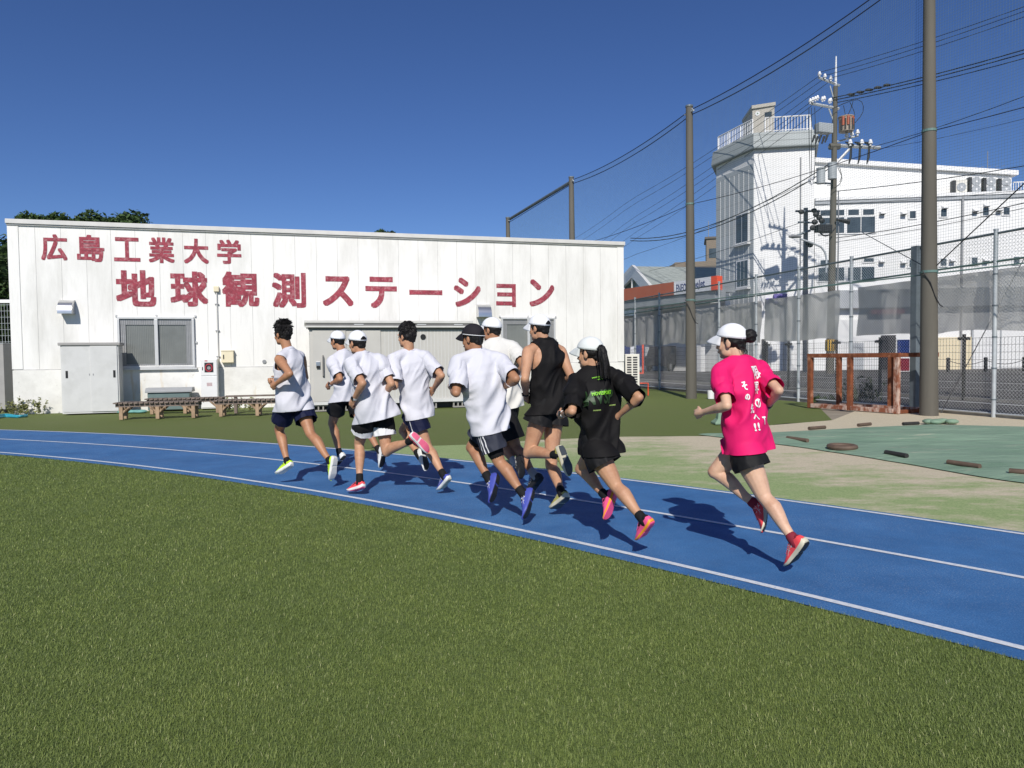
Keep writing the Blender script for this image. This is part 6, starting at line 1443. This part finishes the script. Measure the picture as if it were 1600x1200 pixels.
P.append(dict(label='runner in white cap and tee half hidden behind another, wearing white shoes and black shorts', H=1.70, d0=8.75, hemw=1.00, pel=(540, 618), neck=(537, 549.5, 1), shL=(521, 565, -1), shR=(553, 564, 1), elL=(531.5, 592, -1), wrL=(516, 601, 1), elR=(556, 592, -1), wrR=(548, 606, 1),
    knL=(519, 662, 1), anL=(531, 710, -1), toL=(521, 730, 1), knR=(568, 664, -1), anR=(593, 705, -1), toR=(596, 735, -1), head=(527, 531), look=0, hair='cap', cap=CAPW, skin=TAN, shirt='tee', shirt_mat=WH, hem=-.16, sleeve=.85, shorts_mats=[BS], shorts_len=.60, shoe=[shoe(white, white, black), shoe(white, white, black, STR, black)], sock_h=.06, bands=[(0, 'band_white')]))
P.append(dict(label='runner in white cap and tee with black and white shorts and coral red shoes', H=1.68, d0=7.1, hemw=1.18, pel=(586, 638), neck=(566, 553, 1), shL=(549, 570, -1), shR=(595, 566, 1), elL=(567, 599, -1), wrL=(553, 624, 1), elR=(612, 600, -1), wrR=(600, 618, 1),
    knL=(561, 693, 1), anL=(562, 753, -1), toL=(544, 768, 1), knR=(604, 706, 1), anR=(645, 687, -1), toR=(674, 707, -1), head=(558, 534), look=-2, hair='cap', cap=CAPW, capgap=True, skin=MID, shirt='tee', shirt_mat=WH, hem=-.20, loose=1.06, sleeve=.78, sleeve_w=1.2, shorts_mats=[BS, WS], shorts_len=.64, shorts_w=1.05, shorts_fn=lambda u, a, i: 1 if u > (.50 + .06 * math.sin(math.radians(a) + 1)) else 0,
    shoe=shoe(red, white, pinkr, STR, black, red), sock_h=.07, bands=[(0, 'band_white')]))
P.append(dict(label='bushy haired runner in a white tee with dark shorts and blue shoes, no cap', H=1.70, d0=7.32, hemw=0.95, pel=(653, 634), neck=(638, 550, 1), shL=(615, 563, -1), shR=(667, 560, 1), elL=(617, 604, -1), wrL=(600, 602, 1), elR=(690, 587, -1), wrR=(678, 607, 1),
    knL=(667, 697, -1), anL=(694, 744, -1), toL=(686, 767, 1), knR=(630, 673, 1), anR=(655, 712, -1), toR=(667, 734, -1), head=(635, 524), look=4, hair='crop', skin=MID, shirt='tee', shirt_mat=WH, hem=-.22, loose=1.0, sleeve=.80, fold=1.15, shorts_mats=[NV, WS], shorts_len=.62, shorts_fn=lambda u, a, i: 1 if (i == 0 and -3 < a < 3) else 0,
    shoe=[shoe(blue, white, cream, STR, white), shoe(white, white, black)], sock_h=.06))
P.append(dict(label='runner in a black cap and white tee with three stripe slate shorts and blue shoes', H=1.72, d0=5.98, hemw=0.92, stand='L', pel=(765, 652), neck=(745.5, 550, 1), shL=(717, 568, -1), shR=(783, 567, 1), elL=(713, 614, -1), wrL=(706, 606, 1), elR=(806, 592, -1), wrR=(787, 605, 1),
    knL=(780, 722, -1), anL=(819, 774, -1), toL=(820, 811, -1), knR=(737, 699, 1), anR=(765, 751, -1), toR=(768, 785, -1), head=(738, 527), look=6, hair='cap', cap=CAPB, capgap=True, capline=True, skin=TAN2, shirt='tee', shirt_mat=WH, hem=-.22, loose=1.06, sleeve=.84, sleeve_w=1.2, fold=1.1, shorts_mats=[SL_, WS], shorts_len=.74, shorts_w=1.02, liner=True, shorts_fn=lambda u, a, i: 1 if any(c_ - 3.2 < a < c_ + 3.2 for c_ in (-16, -2, 12)) else 0,
    shoe=shoe(blue, blue, black, STR, white), sock_h=.07))
P.append(dict(label='tall runner in white cap and warm white tee with long black shorts and black shoes', H=1.78, d0=7.05, hemw=1.00, pel=(790, 622), neck=(773, 531, 1), shL=(752, 549, -1), shR=(804, 547, 1), elL=(752, 590, -1), wrL=(742, 586, 1), elR=(819, 573, -1), wrR=(806, 590, 1),
    knL=(806, 699, -1), anL=(836, 744, -1), toL=(824, 773, 1), knR=(781, 693, 1), anR=(806, 724, -1), toR=(815, 745, -1), head=(767.5, 514), look=8, hair='cap', cap=CAPW, skin=TAN2, shirt='tee', shirt_mat=WH2, hem=-.17, loose=1.03, sleeve=.72, shorts_mats=[BS], shorts_len=.84, shorts_w=1.02, shoe=shoe(black, black, black, T3, white), sock='sock_grey', sock_h=.07))
P.append(dict(label='tall runner in white cap, black singlet and short black shorts with olive yellow shoes', H=1.74, d0=6.33, hemw=0.96, pel=(858, 634), neck=(850, 531, 1), shL=(826, 550, -1), shR=(875, 549, 1), elL=(820, 592, -1), wrL=(822, 617, 1), elR=(893, 589, -1), wrR=(880, 597, 1),
    knL=(826, 708, 1), anL=(872, 711, -1), toL=(892, 742, -1), knR=(861, 728, 1), anR=(878, 771, -1), toR=(862, 797, 1), head=(842, 511), look=2, hair='cap', cap=CAPW, capgap=True, skin=MID, shirt='singlet', armhole=.125, shirt_mat=BK, hem=-.10, loose=.97, fold=1.2, shorts_mats=[BS], shorts_len=.34, shorts_w=1.04, flare=2.2, shoe=shoe(olive, cream, greys, STR, cream), sock_h=.06, bands=[(0, 'band_black')], stack=.036))
P.append(dict(label='woman with a ponytail in a pale cap and black tee with green print', H=1.57, d0=5.05, hemw=0.97, stand='L', pel=(937, 690), neck=(927, 577, 1), shL=(899, 598, -1), shR=(966, 592, 1), elL=(894, 643, -1), wrL=(878, 647, 1), elR=(999, 621, -1), wrR=(968, 648, 1),
    knL=(962, 759, -1), anL=(1005, 812, -1), toL=(997, 845, 1), knR=(908, 733, 1), anR=(947, 776, -1), toR=(947, 811, -1), head=(921, 550), look=6, fem=True, hair='pony', pony=[(940, 545), (945, 570), (947, 592)], cap=CAPG, brim=.085, skin=MID, shirt='tee', shirt_mat=BK, hem=-.17, loose=1.04, sleeve=.95, sleeve_w=1.25, fold=1.25, shorts_mats=[BS], shorts_len=.52, shorts_w=1.04, flare=1.8, vox=.0058, skew=-.0,
    stack=.022, shoe=shoe(pinks, orange, pinks, SWO, black), sock_h=.05, bands=[(0, 'band_white')],
    prints=[('MVSP', (939, 620), .225, .10, DGR, .006, 0), ('MOVESPORT', (941, 614), .15, .026, GRN, .0095, .0012), ('MOVESPORT', (935, 589), .085, .010, GRN, .004, .0006), ('SPORT', (937.5, 592.5), .045, .008, GRN, .004, .0006), ('MOVESPORT', (933, 641), .055, .009, PALE, .004, .0006), ('MOVE SPORT', (956, 633), .05, .009, PALE, .004, .0006)]))
P.append(dict(label='woman with a hair bun in a white cap and bright pink tee running last', H=1.585, d0=4.62, hemw=0.95, stand='L', pel=(1168, 686), neck=(1153, 561, 1), shL=(1127, 584, -1), shR=(1187, 580, 1), elL=(1136, 634, -1), wrL=(1099, 644, 1), elR=(1217, 610, -1), wrR=(1199, 635, 1),
    knL=(1193, 775, -1), anL=(1241, 845, -1), toL=(1231, 884, 1), knR=(1117, 737, 1), anR=(1181, 789, -1), toR=(1194, 829, -1), head=(1142, 532), look=5, fem=True, foot=1.06, hair='bun', bun=(1172, 525), cap=CAPW, brim=.085, skin=FAIR, shirt='tee', shirt_mat=PK, hem=-.15, loose=1.03, sleeve=.80, sleeve_w=1.15, fold=.95, shorts_mats=[BS], shorts_len=.50, shorts_w=1.03, flare=1.6, vox=.0055,
    shoe=shoe(red, cream, black, STR, white), sock='sock_red', sock_h=.035, bands=[(1, 'band_black')],
    prints=[('限', (1180.5, 582), .075, .088, WPR, .0045, .0022), ('界', (1181.5, 606), .065, .078, WPR, .0045, .0022), ('の', (1184.5, 630), .062, .060, WPR, .0045, .0022), ('そ', (1163, 603), .034, .060, WPR, .0045, .0022), ('の', (1167.5, 620), .030, .040, WPR, .0045, .0022), ('先', (1174.5, 638), .042, .062, WPR, .0045, .0022), ('へ', (1181, 652), .052, .040, WPR, .0045, .0022), ('!!', (1182, 667), .045, .052, WPR, .0045, .0022), ('T', (1194, 657), .030, .052, WPR, .0045, .0022)]))
for c in P: person(c)
# ================================================================== ARTIFICIAL GRASS BLADES
def mat_blade():
    m, nt, bs = newmat('turf_blade'); at_ = N(nt, 'ShaderNodeAttribute'); at_.attribute_name = 'shade'
    r = ramp(nt, at_.outputs['Fac'], [(.0, (.076, .114, .022)), (.45, (.168, .224, .053)), (.80, (.246, .304, .092)), (.93, (.35, .39, .145)), (1.0, (.58, .59, .31))])
    n = noise_tex(nt, 1.3, 6, .65); r2 = ramp(nt, n.outputs[0], [(.34, (.90, .90, .90)), (.66, (1.10, 1.06, 1.0))])
    mx = N(nt, 'ShaderNodeMix', data_type='RGBA', blend_type='MULTIPLY'); mx.inputs[0].default_value = 1.0; nt.links.new(r.outputs[0], mx.inputs[6]); nt.links.new(r2.outputs[0], mx.inputs[7])
    nt.links.new(mx.outputs[2], bs.inputs['Base Color']); bs.inputs['Roughness'].default_value = .5; bs.inputs['Specular IOR Level'].default_value = .3; return m
def grass():
    g_ = np.random.default_rng(5); D0, D1 = 1.7, 15.0
    edges = np.arange(D0, D1, .25); Ps = []
    for d in edges:
        wd = 2 * (.80 * (d + .25) + .3); dens = 38000 * min(1, (2.6 / d)) ** 1.75; n = int(wd * .25 * dens)
        Ps.append(np.c_[(g_.random(n) - .5) * wd, d + g_.random(n) * .25])
    XY = np.concatenate(Ps); rad = np.hypot(XY[:, 0] - TC.x, XY[:, 1] - TC.y); XY = XY[rad < R_IN + .004]; n = len(XY); D = XY[:, 1]
    sc_ = np.maximum(1, D / 2.8) ** .75
    L = (.013 + .012 * g_.random(n)) * (1 + .12 * (sc_ - 1)); Wd = (.00048 + .0003 * g_.random(n)) * sc_
    ph = np.array([noise.noise(Vector((x * 3.1, y * 3.1, 0))) + .6 * noise.noise(Vector((x * 11, y * 11, 3))) for x, y in XY[:: 1]]) if n < 900000 else np.zeros(n)
    az = 1.2 + ph * 1.3 + g_.normal(0, 1.9, n); lean = np.clip(1.10 + .42 * g_.normal(0, 1, n), .1, 1.7)
    dirx, diry = np.cos(az), np.sin(az); wx, wy = -np.sin(az + g_.normal(0, .6, n)), np.cos(az)
    wl = np.hypot(wx, wy); wx /= wl; wy /= wl
    z1 = L * .5 * np.cos(lean * .5); h1 = L * .5 * np.sin(lean * .5); z2 = z1 + L * .5 * np.cos(lean * 1.3); h2 = h1 + L * .5 * np.sin(np.minimum(lean * 1.3, 1.55)); z2 = np.maximum(z2, .004)
    V = np.zeros((n, 5, 3), np.float32); b = -.004
    for i, (sg, h, z, w_) in enumerate(((-1, 0, 0, 1), (1, 0, 0, 1), (1, h1, z1, .85), (-1, h1, z1, .85), (0, h2, z2, 0))):
        V[:, i, 0] = XY[:, 0] + dirx * h + wx * Wd * sg * w_; V[:, i, 1] = XY[:, 1] + diry * h + wy * Wd * sg * w_; V[:, i, 2] = b + z
    V[:, :, 2] *= 1.0
    me = bpy.data.meshes.new('grass'); me.vertices.add(n * 5); me.vertices.foreach_set('co', V.ravel())
    base = (np.arange(n, dtype=np.int32) * 5)[:, None]; lp_ = (base + np.array([[0, 1, 2, 3, 3, 2, 4]], np.int32)).ravel()
    me.loops.add(n * 7); me.loops.foreach_set('vertex_index', lp_); me.polygons.add(n * 2)
    ls_ = np.c_[np.arange(n) * 7, np.arange(n) * 7 + 4].ravel().astype(np.int32); me.polygons.foreach_set('loop_start', ls_); me.polygons.foreach_set('loop_total', np.tile([4, 3], n).astype(np.int32))
    me.update(calc_edges=True); s_ = np.clip(g_.beta(2.0, 2.6, n) + (g_.random(n) > .985) * .5, 0, 1); a_ = me.attributes.new('shade', 'FLOAT', 'POINT'); a_.data.foreach_set('value', np.repeat(s_, 5).astype(np.float32))
    me.materials.append(mat_blade()); o = link('grass', me); tag(o, 'short artificial grass blades covering the infield', 'grass', kind='stuff'); return n
_n = grass()
if DEBUG: print('BLADES', _n)
